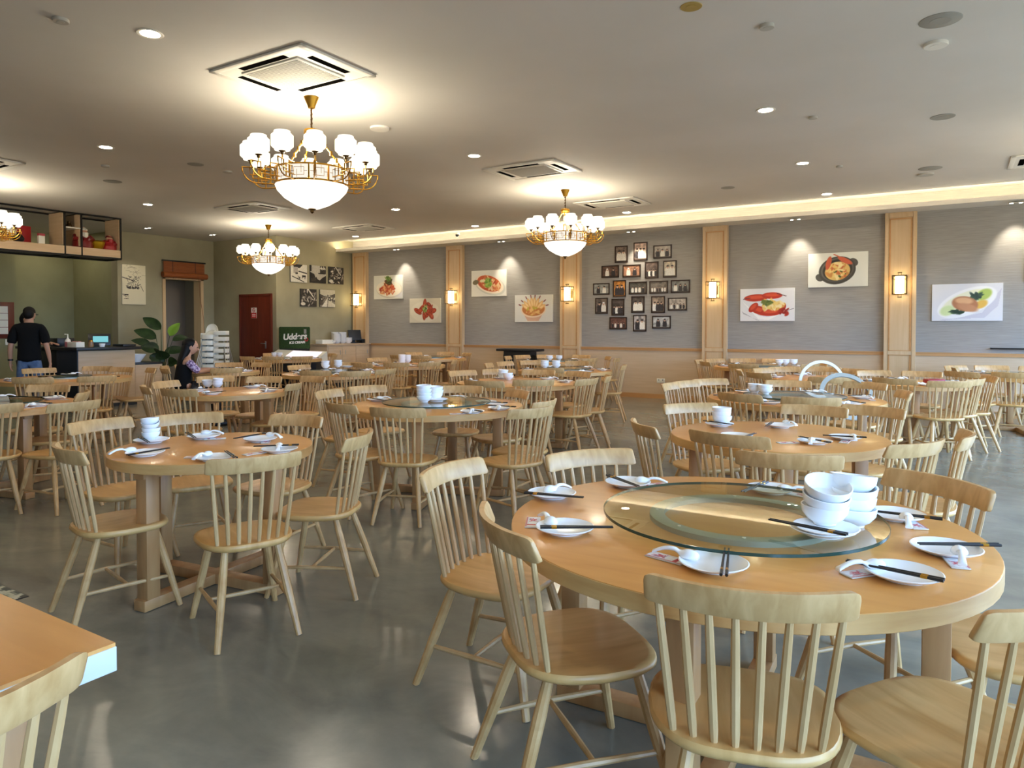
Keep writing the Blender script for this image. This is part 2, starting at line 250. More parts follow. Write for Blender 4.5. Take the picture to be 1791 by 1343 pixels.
M['black_metal'] = mat('black_metal', srgb(28, 24, 20), .45, .6)
M['bronze'] = mat('bronze', srgb(96, 74, 44), .35, .9)
M['gold'] = mat('gold', srgb(186, 138, 52), .3, 1.)
M['steel'] = mat('steel', srgb(190, 190, 188), .3, 1.)
M['alu'] = mat('alu', srgb(178, 184, 178), .42, .3)
M['porcelain'] = mat('porcelain', srgb(252, 252, 250), .24, spec=.3)
M['porcelain2'] = mat('porcelain2', srgb(232, 230, 226), .18)
M['void'] = mat('void', srgb(12, 11, 10), 1., spec=0)
M['black'] = mat('black', srgb(22, 22, 24), .4)
M['dark'] = mat('dark', srgb(36, 38, 42), .5)
M['navy'] = mat('navy', srgb(38, 44, 54), .5)
M['white_plastic'] = mat('white_plastic', srgb(240, 236, 220), .4)
M['grey_plastic'] = mat('grey_plastic', srgb(150, 148, 142), .5)
M['vent_grey'] = mat('vent_grey', srgb(150, 146, 136), .6)
M['yellow_disc'] = mat('yellow_disc', srgb(168, 140, 72), .5)
M['red'] = mat('red', srgb(168, 30, 34), .4)
M['dred'] = mat('dred', srgb(120, 24, 24), .35)
M['skin'] = mat('skin', srgb(196, 146, 116), .5)
M['hair'] = mat('hair', srgb(15, 12, 11), .6, spec=.25)
M['tshirt'] = mat('tshirt', srgb(16, 16, 17), .9, spec=.2)
M['denim'] = noisy(mat('denim', srgb(86, 108, 142), .85), srgb(76, 98, 132), srgb(100, 122, 154), (1, 1, 1), 14.)
M['leaf'] = noisy(mat('leaf', srgb(40, 62, 30), .4), srgb(30, 50, 24), srgb(52, 78, 36), (1, 1, 1), 6.)
M['leaf_young'] = mat('leaf_young', srgb(124, 168, 44), .45)
M['stem'] = mat('stem', srgb(70, 82, 44), .5)
M['turf'] = noisy(mat('turf', srgb(42, 66, 22), .9), srgb(26, 44, 14), srgb(50, 78, 26), (1, 1, 1), 60., bump=.6)
M['paper'] = mat('paper', srgb(232, 228, 214), .6)
M['lace'] = noisy(mat('lace', srgb(150, 110, 150), .8), srgb(98, 60, 110), srgb(214, 190, 214), (1, 1, 1), 40., 2, .42, .55)
M['shade'] = emis('shade', (1, .88, .66, 1), SHADE)
M['bowlglow'] = emis('bowlglow', (1, .92, .76, 1), BOWL)
M['panelglow'] = emis('panelglow', (1, .92, .78, 1), PANELS)
M['downlight'] = emis('downlight', (1, .87, .66, 1), DOWN)
M['led'] = emis('led', (1, .88, .62, 1), LED)
M['sconce'] = emis('sconce', (1, .82, .45, 1), SCONCE)
M['spotlens'] = emis('spotlens', (1, .95, .82, 1), 8)
M['freezer_light'] = emis('freezer_light', (1, .84, .92, 1), .5)
M['screen'] = emis('screen', (.18, .5, .55, 1), .5)
M['glass'] = glassm('glass', (.90, .93, .85, 1), 1.7)
M['windowglass'] = glassm('windowglass', (.95, .97, .97, 1), 1.3)
M['glass_edge'] = mat('glass_edge', srgb(44, 72, 62), .15)
def colour_attr():
    m = bpy.data.materials.new('print'); m.use_nodes = True; N = m.node_tree.nodes; b = N['Principled BSDF']
    a = N.new('ShaderNodeVertexColor'); a.layer_name = 'Col'; m.node_tree.links.new(a.outputs[0], b.inputs['Base Color']); b.inputs['Roughness'].default_value = .45; return m
M['print'] = colour_attr()
def floor_mat():
    m = mat('concrete', srgb(112, 112, 98), .2, spec=.5); nt = m.node_tree; N = nt.nodes; L = nt.links; b = N['Principled BSDF']
    tc = N.new('ShaderNodeTexCoord')
    def nz(scale, sc3, detail, dist=0):
        mp = N.new('ShaderNodeMapping'); mp.inputs['Scale'].default_value = sc3; L.new(tc.outputs['Object'], mp.inputs[0])
        n = N.new('ShaderNodeTexNoise'); n.inputs['Scale'].default_value = scale; n.inputs['Detail'].default_value = detail; n.inputs['Distortion'].default_value = dist; n.inputs['Roughness'].default_value = .62; L.new(mp.outputs[0], n.inputs[0]); return n
    a = nz(.55, (1, 1.3, 1), 7, .5); c = nz(1.7, (1, 1.6, 1), 9, .9); d = nz(26, (1, .5, 1), 4)
    cr = N.new('ShaderNodeValToRGB'); E = cr.color_ramp.elements; E[0].position = .3; E[0].color = srgb(108, 109, 98); E[1].position = .72; E[1].color = srgb(162, 158, 140)
    e = E.new(.5); e.color = srgb(134, 132, 118); L.new(a.outputs[0], cr.inputs[0])
    cr2 = N.new('ShaderNodeValToRGB'); F = cr2.color_ramp.elements; F[0].position = .28; F[0].color = (.70, .71, .72, 1); F[1].position = .74; F[1].color = (1.16, 1.15, 1.12, 1); L.new(c.outputs[0], cr2.inputs[0])
    mx = N.new('ShaderNodeMix'); mx.data_type = 'RGBA'; mx.blend_type = 'MULTIPLY'; mx.inputs[0].default_value = .8; L.new(cr.outputs[0], mx.inputs[6]); L.new(cr2.outputs[0], mx.inputs[7])
    L.new(mx.outputs[2], b.inputs['Base Color'])
    mr = N.new('ShaderNodeMapRange'); mr.inputs['From Min'].default_value = .3; mr.inputs['From Max'].default_value = .7; mr.inputs['To Min'].default_value = .12; mr.inputs['To Max'].default_value = .24; L.new(c.outputs[0], mr.inputs[0]); L.new(mr.outputs[0], b.inputs['Roughness'])
    bp = N.new('ShaderNodeBump'); bp.inputs['Strength'].default_value = .05; bp.inputs['Distance'].default_value = .01; L.new(d.outputs[0], bp.inputs['Height']); L.new(bp.outputs[0], b.inputs['Normal'])
    return m
M['concrete'] = floor_mat()

# ---------------- room shell ----------------
ZC = 3.5; YW = 13.35; XB = -13.1; YB = 10.9; XL = -15.37; XR = 3.4; YN = -4.6
def sbox(name, x0, x1, y0, y1, z0, z1, m, bev=0, parent=None):
    o = MB().box(((x0+x1)/2, (y0+y1)/2, (z0+z1)/2), (x1-x0, y1-y0, z1-z0), bev).build(name, m, parent)
    return o if parent else struct(o)
sbox('floor', -18.2, XR+.2, YN-.2, YW+.2, -.12, 0, M['concrete'])
sbox('ceiling', -18.2, XR+.2, YN-.2, 12.46, ZC, ZC+.12, M['ceiling'])
sbox('ceiling_recess', -18.2, XR+.2, 12.40, YW+.2, ZC+.10, ZC+.18, M['ceiling'])
sbox('wall_right', XB-2.6, XR+.2, YW, YW+.2, 0, ZC+.12, M['wallpaper'])
sbox('wall_back', XL-.2, XB, YB, YW, 0, ZC+.1, M['wall_green'])
# left wall with the doorway niche
wl = sbox('wall_left', XL-.25, XL, 8.54, 9.62, 0, ZC, M['wall_green'])
sbox('wall_left_end', XL-.25, XL, 10.54, YB, 0, ZC, M['wall_green'])
sbox('wall_left_over_door', XL-.25, XL, 9.62, 10.54, 2.55, ZC, M['wall_green'])
sbox('wall_passage', XL-1.2, XL-1.1, 9.0, YB, 0, ZC, M['passage'])
sbox('wall_passage_far', XL-1.1, XL-.25, YB-.05, YB+.1, 0, ZC, M['passage'])
for n, y in (('trim_1', 9.595), ('trim_2', 10.565)):
    sbox(n, XL-.26, XL+.025, y-.035, y+.035, 0, 2.55, M['pilaster_wood'])
sbox('trim_3', XL-.26, XL+.025, 9.56, 10.6, 2.52, 2.59, M['pilaster_wood'])
# counter niche
sbox('wall_niche_side', -17.4, XL-.25, 8.54, 8.7, 0, ZC, M['niche_green'])
sbox('wall_niche_back', -17.4, -17.2, 7.0, 8.6, 0, ZC, M['niche_green'])
sbox('wall_niche_return', -17.4, -16.55, YN, 7.07, 0, ZC, M['niche_green'])
# wall behind the camera and window wall
sbox('wall_front', -18.2, XR+.2, YN-.2, YN, 0, ZC, M['wallpaper'])
wz0, wz1 = WZ
ys = [-4.2, -1.35, 1.5, 4.35, 7.2, 10.05, 12.9]
sbox('wall_window_base', XR, XR+.2, YN, YW, 0, wz0, M['wallpaper'])
sbox('wall_window_head', XR, XR+.2, YN, YW, wz1, ZC+.12, M['wallpaper'])
edges = [YN]+ys+[YW]
for i, y in enumerate(ys): sbox('wall_window_pier', XR, XR+.2, y-.14, y+.14, wz0, wz1, M['wallpaper'])
sbox('wall_window_pier', XR, XR+.2, YN, ys[0], wz0, wz1, M['wallpaper']); sbox('wall_window_pier', XR, XR+.2, ys[-1], YW, wz0, wz1, M['wallpaper'])
for i in range(6):
    a, b = ys[i]+.14, ys[i+1]-.14
    f = MB()
    for y in (a+.03, (a+b)/2, b-.03): f.box((XR+.1, y, (wz0+wz1)/2), (.06, .05, wz1-wz0))
    for z in (wz0+.03, wz1-.03): f.box((XR+.1, (a+b)/2, z), (.06, b-a, .05))
    fr = struct(f.build('window_%d' % (i+1), M['black_metal']))
    g = MB().box((XR+.1, (a+b)/2, (wz0+wz1)/2), (.008, b-a-.06, wz1-wz0-.06)).build('glass_pane', M['windowglass'], fr)
    ld = bpy.data.lights.new('window_portal', 'AREA'); ld.shape = 'RECTANGLE'; ld.size = wz1-wz0; ld.size_y = b-a; ld.cycles.is_portal = True
    lo = bpy.data.objects.new('window_portal', ld); COL.objects.link(lo); lo.location = (XR-.02, (a+b)/2, (wz0+wz1)/2); lo.rotation_euler = (0, PI/2, 0)

# soffit with light cove along the right wall
so = MB(); so.box(((XB+XR)/2, (12.75+YW)/2, 3.3+.02), (XR-XB, YW-12.75, .04)); so.box(((XB+XR)/2, 12.76, 3.325), (XR-XB, .025, .07))
struct(so.build('ceiling_soffit', M['ceiling']))
struct(MB().box(((XB+XR)/2, 12.80, 3.35), (XR-XB-.1, .03, .016)).build('ceiling_cove_strip', M['led']))
# wainscot, chair rail, pilasters
sbox('trim_4', XB, XR, YW-.012, YW, .09, .955, M['wainscot'])
sbox('baseboard_right', XB, XR, YW-.02, YW, 0, .09, M['rail_wood'])
rl = MB(); rl.box(((XB+XR)/2, YW-.018, .968), (XR-XB, .036, .045)); rl.box(((XB+XR)/2, YW-.024, .995), (XR-XB, .048, .014)); struct(rl.build('trim_5', M['rail_wood']))
PX = [-12.79, -9.8, -6.79, -3.755, -.705, 2.34]
for i, x in enumerate(PX):
    w = .46; p = struct(MB().box((x, YW-.045, 3.3/2), (w, .09, 3.3)).build('trim_%d' % (6+i), M['pilaster_wood']))
    for z0, z1 in ((.10, .955), (1.02, 3.19)):
        f = MB()
        for sx in (-1, 1): f.box((x+sx*(w/2-.075), YW-.094, (z0+z1)/2), (.02, .012, z1-z0))
        for z in (z0, z1): f.box((x, YW-.094, z), (w-.13, .012, .02))
        f.build('panel_moulding', M['rail_wood'], p)
    f = MB()
    for sx in (-1, 1): f.box((x+sx*(w/2-.028), YW-.096, 1.65), (.055, .014, 3.29))
    for z in (.05, .987, 3.245): f.box((x, YW-.096, z), (w-.1, .014, .06))
    f.build('panel_frame', M['pilaster_wood'], p)
sbox('baseboard_back', XL, XB+.012, YB-.012, YB, 0, .09, M['wall_green']); sbox('baseboard_left', XL, XL+.012, 8.54, 9.56, 0, .09, M['wall_green'])
# patterned tile inlay let into the floor beside the front table
tile = struct(MB().box((D['tile'][0]-.42, D['tile'][1]-.31, .001), (.84, .62, .003)).build('floor_inlay', M['black']))
for i in range(4):
    for j in range(3):
        p = Paint(14, 14, (52, 60, 46))
        p.ell(.5, .5, .4, .4, (196, 196, 170), 0, .2); p.ell(.5, .5, .24, .24, (60, 84, 50), 0, .2)
        for cx, cy in ((0, 0), (1, 0), (0, 1), (1, 1)): p.ell(cx, cy, .34, .34, (206, 204, 180), 0, .2); p.ell(cx, cy, .18, .18, (40, 48, 36), 0, .2)
        if i == 0 and j == 0: tme = p.mesh(.2, .2, 'tile')
        o = link('tile', tme, tile, (D['tile'][0]-.42+(i-1.5)*.207, D['tile'][1]-.31+(j-1)*.207, .0035)); o.rotation_euler = (-PI/2, 0, 0)
# ---------------- where things stand, in words ----------------
TDESC = {'T1': 'the large front turntable table', 'T2': 'the bare four-bowl table', 'T3': 'the middle turntable table', 'T4': 'the bare right-hand table',
 'T5': 'the white-ring turntable table', 'T6': 'the small table behind four-bowl one', 'T7': 'the left-edge turntable table', 'T8': 'the table before the counter', 'T9': 'the seated woman\'s table',
 'T10': 'the ice cream freezer table', 'T11': 'the twin-stack turntable table', 'T12': 'the tall leaning stack table', 'T13': 'the drumstick canvas wall table', 'T14': 'the bare table behind middle one',
 'T15': 'the second chandelier table', 'T16': 'the framed photographs wall table', 'T17': 'the lobster canvas wall table', 'T18': 'the bare table behind white ring', 'T19': 'the red packet table', 'T20': 'the abalone canvas table'}
FWD = Vector((-math.sin(math.radians(31.8)), math.cos(math.radians(31.8)))); RGT = Vector((FWD.y, -FWD.x))
SECT = ['far', 'far right', 'right', 'near right', 'near', 'near left', 'left', 'far left']
ORD = ['first', 'second', 'third', 'fourth', 'fifth']
def sector(c, p):
    v = Vector((p[0]-c[0], p[1]-c[1])); a = math.atan2(v.dot(RGT), v.dot(FWD)); return int(round(a/(PI/4))) % 8
def spots(t, pts):
    """a phrase for each point round table t, telling the points apart"""
    c = D['T'][t][0]; s = [sector(c, p) for p in pts]; out = []
    for i, p in enumerate(pts):
        same = sorted([j for j in range(len(pts)) if s[j] == s[i]], key=lambda j: Vector(pts[j][:2]).dot(RGT))
        out.append((SECT[s[i]] + ' side') if len(same) == 1 else SECT[s[i]] + ' side, ' + ORD[min(4, same.index(i))] + ' from left')
    return out

# ---------------- chairs ----------------
def make_chair(label, group):
    t = thing('dining_chair', label, 'chair', group=group)
    # seat: shield-shaped board
    out = []
    K = 40
    for k in range(K):
        a = 2*PI*k/K; ca, sa = math.cos(a), math.sin(a); e = .62
        x = .215*math.copysign(abs(ca)**e, ca); y = .205*math.copysign(abs(sa)**e, sa)
        x *= 1 - .16*max(0, -y/.205)**1.2; y += .012 if y > 0 else 0
        out.append((x, y))
    rows = []
    for sc_, z in ((.80, .404), (.95, .410), (1, .422), (1, .432), (.975, .440), (.90, .441), (.55, .434), (.2, .432), (.0, .432)):
        rows.append([(x*sc_, y*sc_, z) for x, y in out])
    b = MB().grid(rows, True); b.f.append(tuple(range(K))[::-1]); b.build('seat', M['seat_wood'], t, ang=.9)
    # crest rail: bent board
    US = [-1, -.992, -.975, -.945, -.9, -.8, -.6, -.4, -.2, 0, .2, .4, .6, .8, .9, .945, .975, .992, 1]; n = len(US)-1
    R = []
    for i in range(n+1):
        u = US[i]; x = .208*u; y0 = -.262 + .062*u*u; nrm = Vector((-.124*u/.208*1.0, 1, 0)).normalized()
        e = max(0, (abs(u)-.90)/.10); q_ = math.sqrt(max(0, 1-e*e)); ht = .022+.014*q_; hb_ = .028+.008*q_; th = .0115*(.55+.45*q_)
        ring = []
        for (dy, dz) in ((-1, -.8), (-.8, -1), (.8, -1), (1, -.8), (1, .7), (.7, 1), (-.7, 1), (-1, .7)):
            z = .808 + dz*(ht if dz > 0 else hb_); y = y0 - .012*dz
            ring.append((x + nrm.x*dy*th, y + nrm.y*dy*th, z))
        R.append(ring)
    b = MB().grid(R, True); b.f += [tuple(range(8))[::-1], tuple(n*8+k for k in range(8))]; b.build('crest_rail', M['chair_wood'], t, ang=.9)
    for i in range(8):
        u = -1+2*i/7; p0 = (.150*u, -.178+.034*u*u, .430); u2 = u*.182/.208; p1 = (.182*u, -.250+.062*u2*u2, .785)
        mid = [tuple(p0[j]+(p1[j]-p0[j])*f for j in range(3)) for f in (.12, .5, .85)]
        MB().tube([p0]+mid+[p1], [.0075, .0098, .0100, .0088, .0075], 8).build('spindle', M['spindle_wood'], t)
    for sx in (-1, 1):
        for top, bot in (((.125*sx, .135, .412), (.198*sx, .232, 0)), ((.115*sx, -.125, .412), (.178*sx, -.262, 0))):
            P = [tuple(top[j]+(bot[j]-top[j])*f for j in range(3)) for f in (0, .25, .5, .8, 1)]
            MB().tube(P, [.0145, .0185, .0185, .0155, .0135], 10).build('leg', M['chair_wood'], t)
        MB().tube([(.170*sx, .194, .155), (.163*sx, -.02, .158), (.152*sx, -.210, .155)], [.008, .0105, .008], 8).build('stretcher', M['spindle_wood'], t)
    MB().tube([(-.162, -.01, .158), (0, -.01, .158), (.162, -.01, .158)], [.008, .0105, .008], 8).build('stretcher', M['spindle_wood'], t)
    return t
SCL = lambda tn: (1.11, 1.03, 1) if tn in ('T1', 'T4', 'T5', 'T14', 'T17', 'T18', 'T19', 'T20') else (1.0, .97, 1)
chair0 = None
byt = {}
for c in D['CH']: byt.setdefault(c[0], []).append(c)
for tn, L in byt.items():
    ph = spots(tn, [c[1:3] for c in L])
    for c, w in zip(L, ph):
        lab = 'wooden spindle chair, ' + w + ', ' + TDESC[tn]; grp = 'wooden spindle-back chairs at the tables'
        if chair0 is None:
            chair0 = make_chair(lab, grp); chair0.location = (c[1], c[2], 0); chair0.rotation_euler = (0, 0, c[3])
            chair0.scale = SCL(tn)
        else: dup(chair0, (c[1], c[2], 0), c[3], lab).scale = SCL(tn)
dup(chair0, (-1.53, .43, 0), 1.571, 'wooden spindle chair at the square corner table with the pale edge')

# ---------------- tables ----------------
TOPZ = .755
def round_table(tn):
    (cx, cy), r, rot, rl, rg = D['T'][tn]
    if rg: lab = 'round wooden table under a glass turntable, ' + TDESC[tn]
    else: lab = 'round wooden table, ' + TDESC[tn]
    t = thing('round_table', lab[:], 'table', (cx, cy, 0), math.radians(rot), 'round wooden tables')
    n = 72; h = .052
    MB().lathe([(0, TOPZ-.008), (r-.0015, TOPZ-.008), (r-.0015, TOPZ-.001), (r-.004, TOPZ), (0, TOPZ)], n).build('tabletop', M['top_wood'], t)
    MB().lathe([(r-.03, TOPZ-h), (r-.002, TOPZ-h), (r, TOPZ-h+.002), (r, TOPZ-.004), (r-.0015, TOPZ-.0025), (r-.03, TOPZ-.0085)], n, close=True).build('edge_band', M['rim_wood'], t)
    for k in range(4):
        a = k*PI/2; p = Vector((math.cos(a), math.sin(a), 0)); q = Matrix.Rotation(a+PI/4*0, 3, 'Z')
        MB().box(p*rl+Vector((0, 0, .035+(TOPZ-h-.035)/2)), (.075, .075, TOPZ-h-.035), .003, q).build('leg', M['post_wood'], t)
    for a, z in ((0, .03), (PI/2, .0301)):
        q = Matrix.Rotation(a, 3, 'Z')
        MB().box((0, 0, z), (2*rl+.11, .08, .055 if a == 0 else .0545), .003, q).build('base_rail', M['post_wood'], t)
        MB().box((0, 0, TOPZ-h-.02), (2*rl+.1, .07, .04 if a == 0 else .0395), 0, q).build('top_rail', M['post_wood'], t)
    return t
for tn in D['T']: round_table(tn)
# turntables
lazy0 = None
TURN = {}
for tn, (c, r, rot, rl, rg) in D['T'].items():
    if not rg: continue
    x, y = (c[0]+.005, c[1]+.045) if tn == 'T1' else c
    lab = 'round glass turntable with a grey ring base on ' + TDESC[tn]
    t = thing('lazy_susan', lab, 'turntable', (x, y, TOPZ), 0, 'glass turntables')
    g = MB().lathe([(0, .022), (rg-.001, .022), (rg-.001, .032), (0, .032)], 80).build('glass_disc', M['glass'], t)
    MB().lathe([(rg-.001, .022), (rg, .0225), (rg, .0315), (rg-.001, .032)], 80, close=True).build('polished_edge', M['glass_edge'], t)
    ro = min(.30, rg*.66)
    MB().lathe([(ro-.05, 0), (ro, 0), (ro, .017), (ro-.006, .020), (ro-.044, .020), (ro-.05, .017)], 64, close=True).build('bearing_ring', M['alu'], t)
    for k in range(8 if tn == 'T1' else 0):
        a = k*PI/4+.3; MB().lathe([(0, .020), (.006, .020), (.006, .0222), (0, .0222)], 10, ((ro-.025)*math.cos(a), (ro-.025)*math.sin(a), 0)).build('rubber_pad', M['white_plastic'], t)
    TURN[tn] = (x, y)
# the two turntable rings left standing
def ring_thing(label, m, x, y, z, r, w, tilt, rz, name):
    o = MB().lathe([(r-w, -.009), (r, -.009), (r, .009), (r-w, .009)], 64, close=True).build(name, m)
    o.rotation_euler = (tilt, 0, rz); o.location = (x, y, z); return tag(o, label, 'turntable ring')
ring_thing('white turntable ring standing upright behind the grey one', M['white_plastic'], *RINGS[0], 'turntable_ring')
ring_thing('grey aluminium turntable ring leaning low in front of the white ring', M['alu'], *RINGS[1], 'turntable_ring')

# square corner table in front
t = thing('corner_table', 'square-cornered wooden table with a pale edge, cut by the bottom left corner', 'table', (-2.2, .25, 0))
MB().box((0, 0, TOPZ-.004), (1.43, 1.12, .008)).build('tabletop', M['top_wood'], t)
MB().box((0, 0, TOPZ-.034), (1.434, 1.124, .052), .002).build('edge_band', mat('edge_laminate', srgb(206, 206, 200), .4), t)
for sx in (-1, 1):
    for sy in (-1, 1): MB().box((sx*.55, sy*.42, .35), (.075, .075, .69), .003).build('leg', M['post_wood'], t)

# ---------------- tableware ----------------
def plate_mesh(r=.094):
    return MB().lathe([(0, .004), (.05, .004), (.052, 0), (.056, 0), (.058, .004), (r*.86, .011), (r, .018), (r+.001, .0195), (r-.002, .021), (r*.84, .0145), (.058, .0075), (0, .0065)], 36).mesh('plate', M['porcelain'])
def spoon_mesh():
    # soup spoon lying bowl side down: domed back up, handle sloping to the table; handle towards +X
    rows = []; n = 8
    for i in range(15):
        f = i/14; x = -.028+.135*f
        if f < .42: w = .0225*math.sqrt(max(.02, 1-((f-.2)/.215)**2)); h = .020*math.sqrt(max(.03, 1-((f-.2)/.24)**2)); z = .004
        else:
            g = (f-.42)/.58; w = .0095-.002*math.sin(g*PI)+.002*g; h = .0065; z = .016*max(0, 1-g)**1.3+.012*math.sin(min(1, g*1.0)*PI)*.8
        if f >= .42 and f < .5: w = max(w, .0105); z = .012
        rows.append([(x, w*math.cos(a), z+h*math.sin(a)*(1 if a > 0 else 0)) for a in [PI*k/n for k in range(n+1)]]+[(x, -w*.75, z-.0035), (x, w*.75, z-.0035)])
    b = MB().grid(rows, True); m = len(rows[0]); b.f += [tuple(range(m)), tuple(14*m+k for k in range(m))[::-1]]
    return b.mesh('soup_spoon', M['porcelain'], 1.2)
def bowl_mesh(r=.064, h=.056):
    return MB().lathe([(0, .004), (.026, .004), (.027, 0), (.031, 0), (.032, .006), (r*.74, .016), (r*.95, .034), (r, h-.001), (r-.0015, h), (r-.004, h-.001), (r*.89, .034), (r*.66, .017), (0, .010)], 32).mesh('rice_bowl', M['porcelain'])
PL, SP, BW = plate_mesh(), spoon_mesh(), bowl_mesh()
STK = MB().tube([(0, 0, 0), (.13, 0, 0), (.232, 0, 0)], [.0026, .0036, .0044], 6).mesh('stick', M['black'])
BND = MB().tube([(.18, 0, 0), (.196, 0, 0)], [.0045, .0047], 6).mesh('gold_band', M['gold'])
sp = Paint(26, 9, (226, 222, 220), 3)
sp.rect(.15, .2, 2.85, .8, (240, 238, 236)); sp.blobs(14, .9, .5, .5, .25, [(200, 60, 70), (220, 130, 130), (150, 140, 150)], .12); sp.rect(2.2, .15, 2.5, .85, (190, 40, 50)); sp.rect(0, .0, 3, .1, (206, 120, 120))
SAP = sp.mesh(.118, .046, 'printed_face')
SAB = MB().box((0, 0, .002), (.12, .048, .004), .0015).mesh('wet_wipe_sachet', M['paper'])
def one(name, me, loc, rz, label, cat, grp):
    o = link(name, me, None, loc, rz); return tag(o, label, cat, grp)
def chopsticks(tip, end, z, label, grp):
    v = Vector((end[0]-tip[0], end[1]-tip[1])); a = math.atan2(v.y, v.x); mid = (Vector(tip)+Vector(end))/2
    t = thing('chopsticks', label, 'chopsticks', (mid.x-.116*math.cos(a), mid.y-.116*math.sin(a), z), a, grp)
    for s in (-1, 1):
        k = link('stick', STK, t, (0, s*.0055, 0)); k.rotation_euler = (0, 0, s*.006); link('gold_band', BND, k)
    return t
def sachet(x, y, a, label, grp):
    o = one('wet_wipe_sachet', SAB, (x, y, TOPZ+.001), a, label, 'sachet', grp)
    f = link('printed_face', SAP, o, (0, 0, .0045)); f.rotation_euler = (-PI/2, 0, 0)
def lay(tn, plates, chops, spoons, sachets):
    TD = TDESC[tn]
    for p, w in zip(plates, spots(tn, plates)): one('plate', PL, (p[0], p[1], TOPZ+.0005), 0, 'white plate, ' + w + ' of ' + TD, 'plate', 'white side plates on the tables')
    for q, w in zip(chops, spots(tn, [((q[0]+q[2])/2, (q[1]+q[3])/2) for q in chops])):
        chopsticks(q[2:], q[:2], TOPZ+.0265, 'black chopsticks, ' + w + ' of ' + TD, 'black chopsticks with gold bands')
    for q, w in zip(spoons, spots(tn, [q[:2] for q in spoons])):
        a = math.atan2(q[3]-q[1], q[2]-q[0]); one('soup_spoon', SP, (q[0], q[1], TOPZ+.016), a, 'white soup spoon, ' + w + ' of ' + TD, 'spoon', 'white soup spoons on the tables')
    for q, w in zip(sachets, spots(tn, sachets)):
        c = D['T'][tn][0]; a = math.atan2(q[1]-c[1], q[0]-c[0])+PI/2+RNG.normal(0, .25); sachet(q[0], q[1], a, 'printed wet-wipe sachet, ' + w + ' of ' + TD, 'printed wet-wipe sachets')
for tn in ('T1', 'T2', 'T3', 'T4'):
    s = D['S'][tn]
    # chopstick ends: the thicker banded end is the one further from the table centre
    ch = []
    for q in s['chop']:
        c = Vector(D['T'][tn][0]); a, b = Vector(q[:2]), Vector(q[2:])
        ch.append(list(a)+list(b) if (a-c).length > (b-c).length else list(b)+list(a))
    lay(tn, s['plate'], ch, s['spoon'], s['sachet'])
for tn in ('T5', 'T6', 'T7', 'T8', 'T9', 'T10', 'T11', 'T12', 'T13', 'T14', 'T15', 'T16', 'T17', 'T18', 'T19', 'T20'):
    c, r = D['T'][tn][:2]; pls, chs, sps, sas = [], [], [], []
    n = 4 if r < .65 else 6
    if tn in ('T8', 'T13', 'T20'): n = 3
    for k in range(n):
        a = 2*PI*k/n+.35+.2*RNG.random(); u = Vector((math.cos(a), math.sin(a))); w = Vector((-u.y, u.x)); p = Vector(c)+u*(r-.15)
        pls.append(tuple(p)); j = RNG.normal(0, .3); d = Vector((math.cos(a+j), math.sin(a+j))); e = p+w*.045
        chs.append(tuple(e+d*.11)+tuple(e-d*.11)); q = p-w*.05; sps.append(tuple(q)+tuple(q-w*.09+u*.03)); sas.append(tuple(p-w*.14+u*.02))
    lay(tn, pls, chs, sps, sas[:3])
# the plate, chopsticks and bowls on the front turntable
zt = TOPZ+.0325
one('plate', PL, (*D['LSP'], zt), 0, 'white plate under the bowls on the front glass turntable', 'plate', 'plates on the turntables')
one('plate', PL, (D['LSP'][0]+.008, D['LSP'][1]-.004, zt+.008), 0, 'upper one of two plates under the bowls on the front turntable', 'plate', 'plates on the turntables')
chopsticks((D['LSP'][0]-.15, D['LSP'][1]-.035), (D['LSP'][0]+.075, D['LSP'][1]-.085), zt+.033, 'black chopsticks across the plate on the front glass turntable', 'black chopsticks with gold bands')
BOWLW = ['lowest', 'second', 'third', 'fourth', 'fifth']
for tn, L in D['B'].items():
    zb = TOPZ+(.0325 if tn in TURN else 0)
    for si, (x, y, n) in enumerate(L):
        lean = 0.
        for k in range(n):
            k_s = {'T1': 1.1, 'T2': .78, 'T6': .86}.get(tn, 1.)
            z = zb + k*.029*k_s + .001
            if tn == 'T1' and si == 0: z += .016
            if tn in ('T2', 'T4') and si == 0: z += .008
            if tn == 'T1': tl = [(0, 0), (.16, .12), (.26, .2)][k] if si == 0 else (.05*k*(-1)**k, .03)
            elif tn == 'T2': tl = [(0, 0), (.0, .02), (.16, .18), (.04, -.08)][k]
            else: tl = (RNG.normal(0, .03), RNG.normal(0, .03))
            if tn == 'T2': z += .002*k+(.006 if k >= 2 else 0)
            o = link('rice_bowl', BW, None, (x+RNG.normal(0, .002), y+RNG.normal(0, .002), z+abs(tl[0])*.03)); o.rotation_euler = (tl[0], tl[1], 0); o.scale = (k_s, k_s, k_s)
            st = '' if len(L) == 1 else (['first', 'second', 'third'][si] + ' stack, ')
            tag(o, BOWLW[k] + ' white rice bowl, ' + st + 'on ' + TDESC[tn], 'bowl', 'stacked white rice bowls')
one('plate', PL, (*D['T']['T3'][0], TOPZ+.0325), 0, 'white plate under the bowls on the middle glass turntable', 'plate', 'plates on the turntables')
bx = D['B']['T11'][1]; one('plate', PL, (bx[0]+.1, bx[1]+.1, TOPZ+.0325), 0, 'white plate beside two bowl stacks on the turntable below the canvases', 'plate', 'plates on the turntables')
# red packet on its table
o = MB().box((0, 0, .03), (.2, .13, .05), .015).build('snack_packet', M['red']); o.location = (*PACK, TOPZ); o.rotation_euler = (0, 0, .5); tag(o, 'red packet lying beside papers on a round table', 'packet')
o = MB().box((0, 0, .006), (.3, .21, .012), .002).build('folder', M['dark']); o.location = (PACK[0]+.22, PACK[1]+.02, TOPZ); o.rotation_euler = (0, 0, .2); tag(o, 'dark flat folder beside the red packet', 'folder')

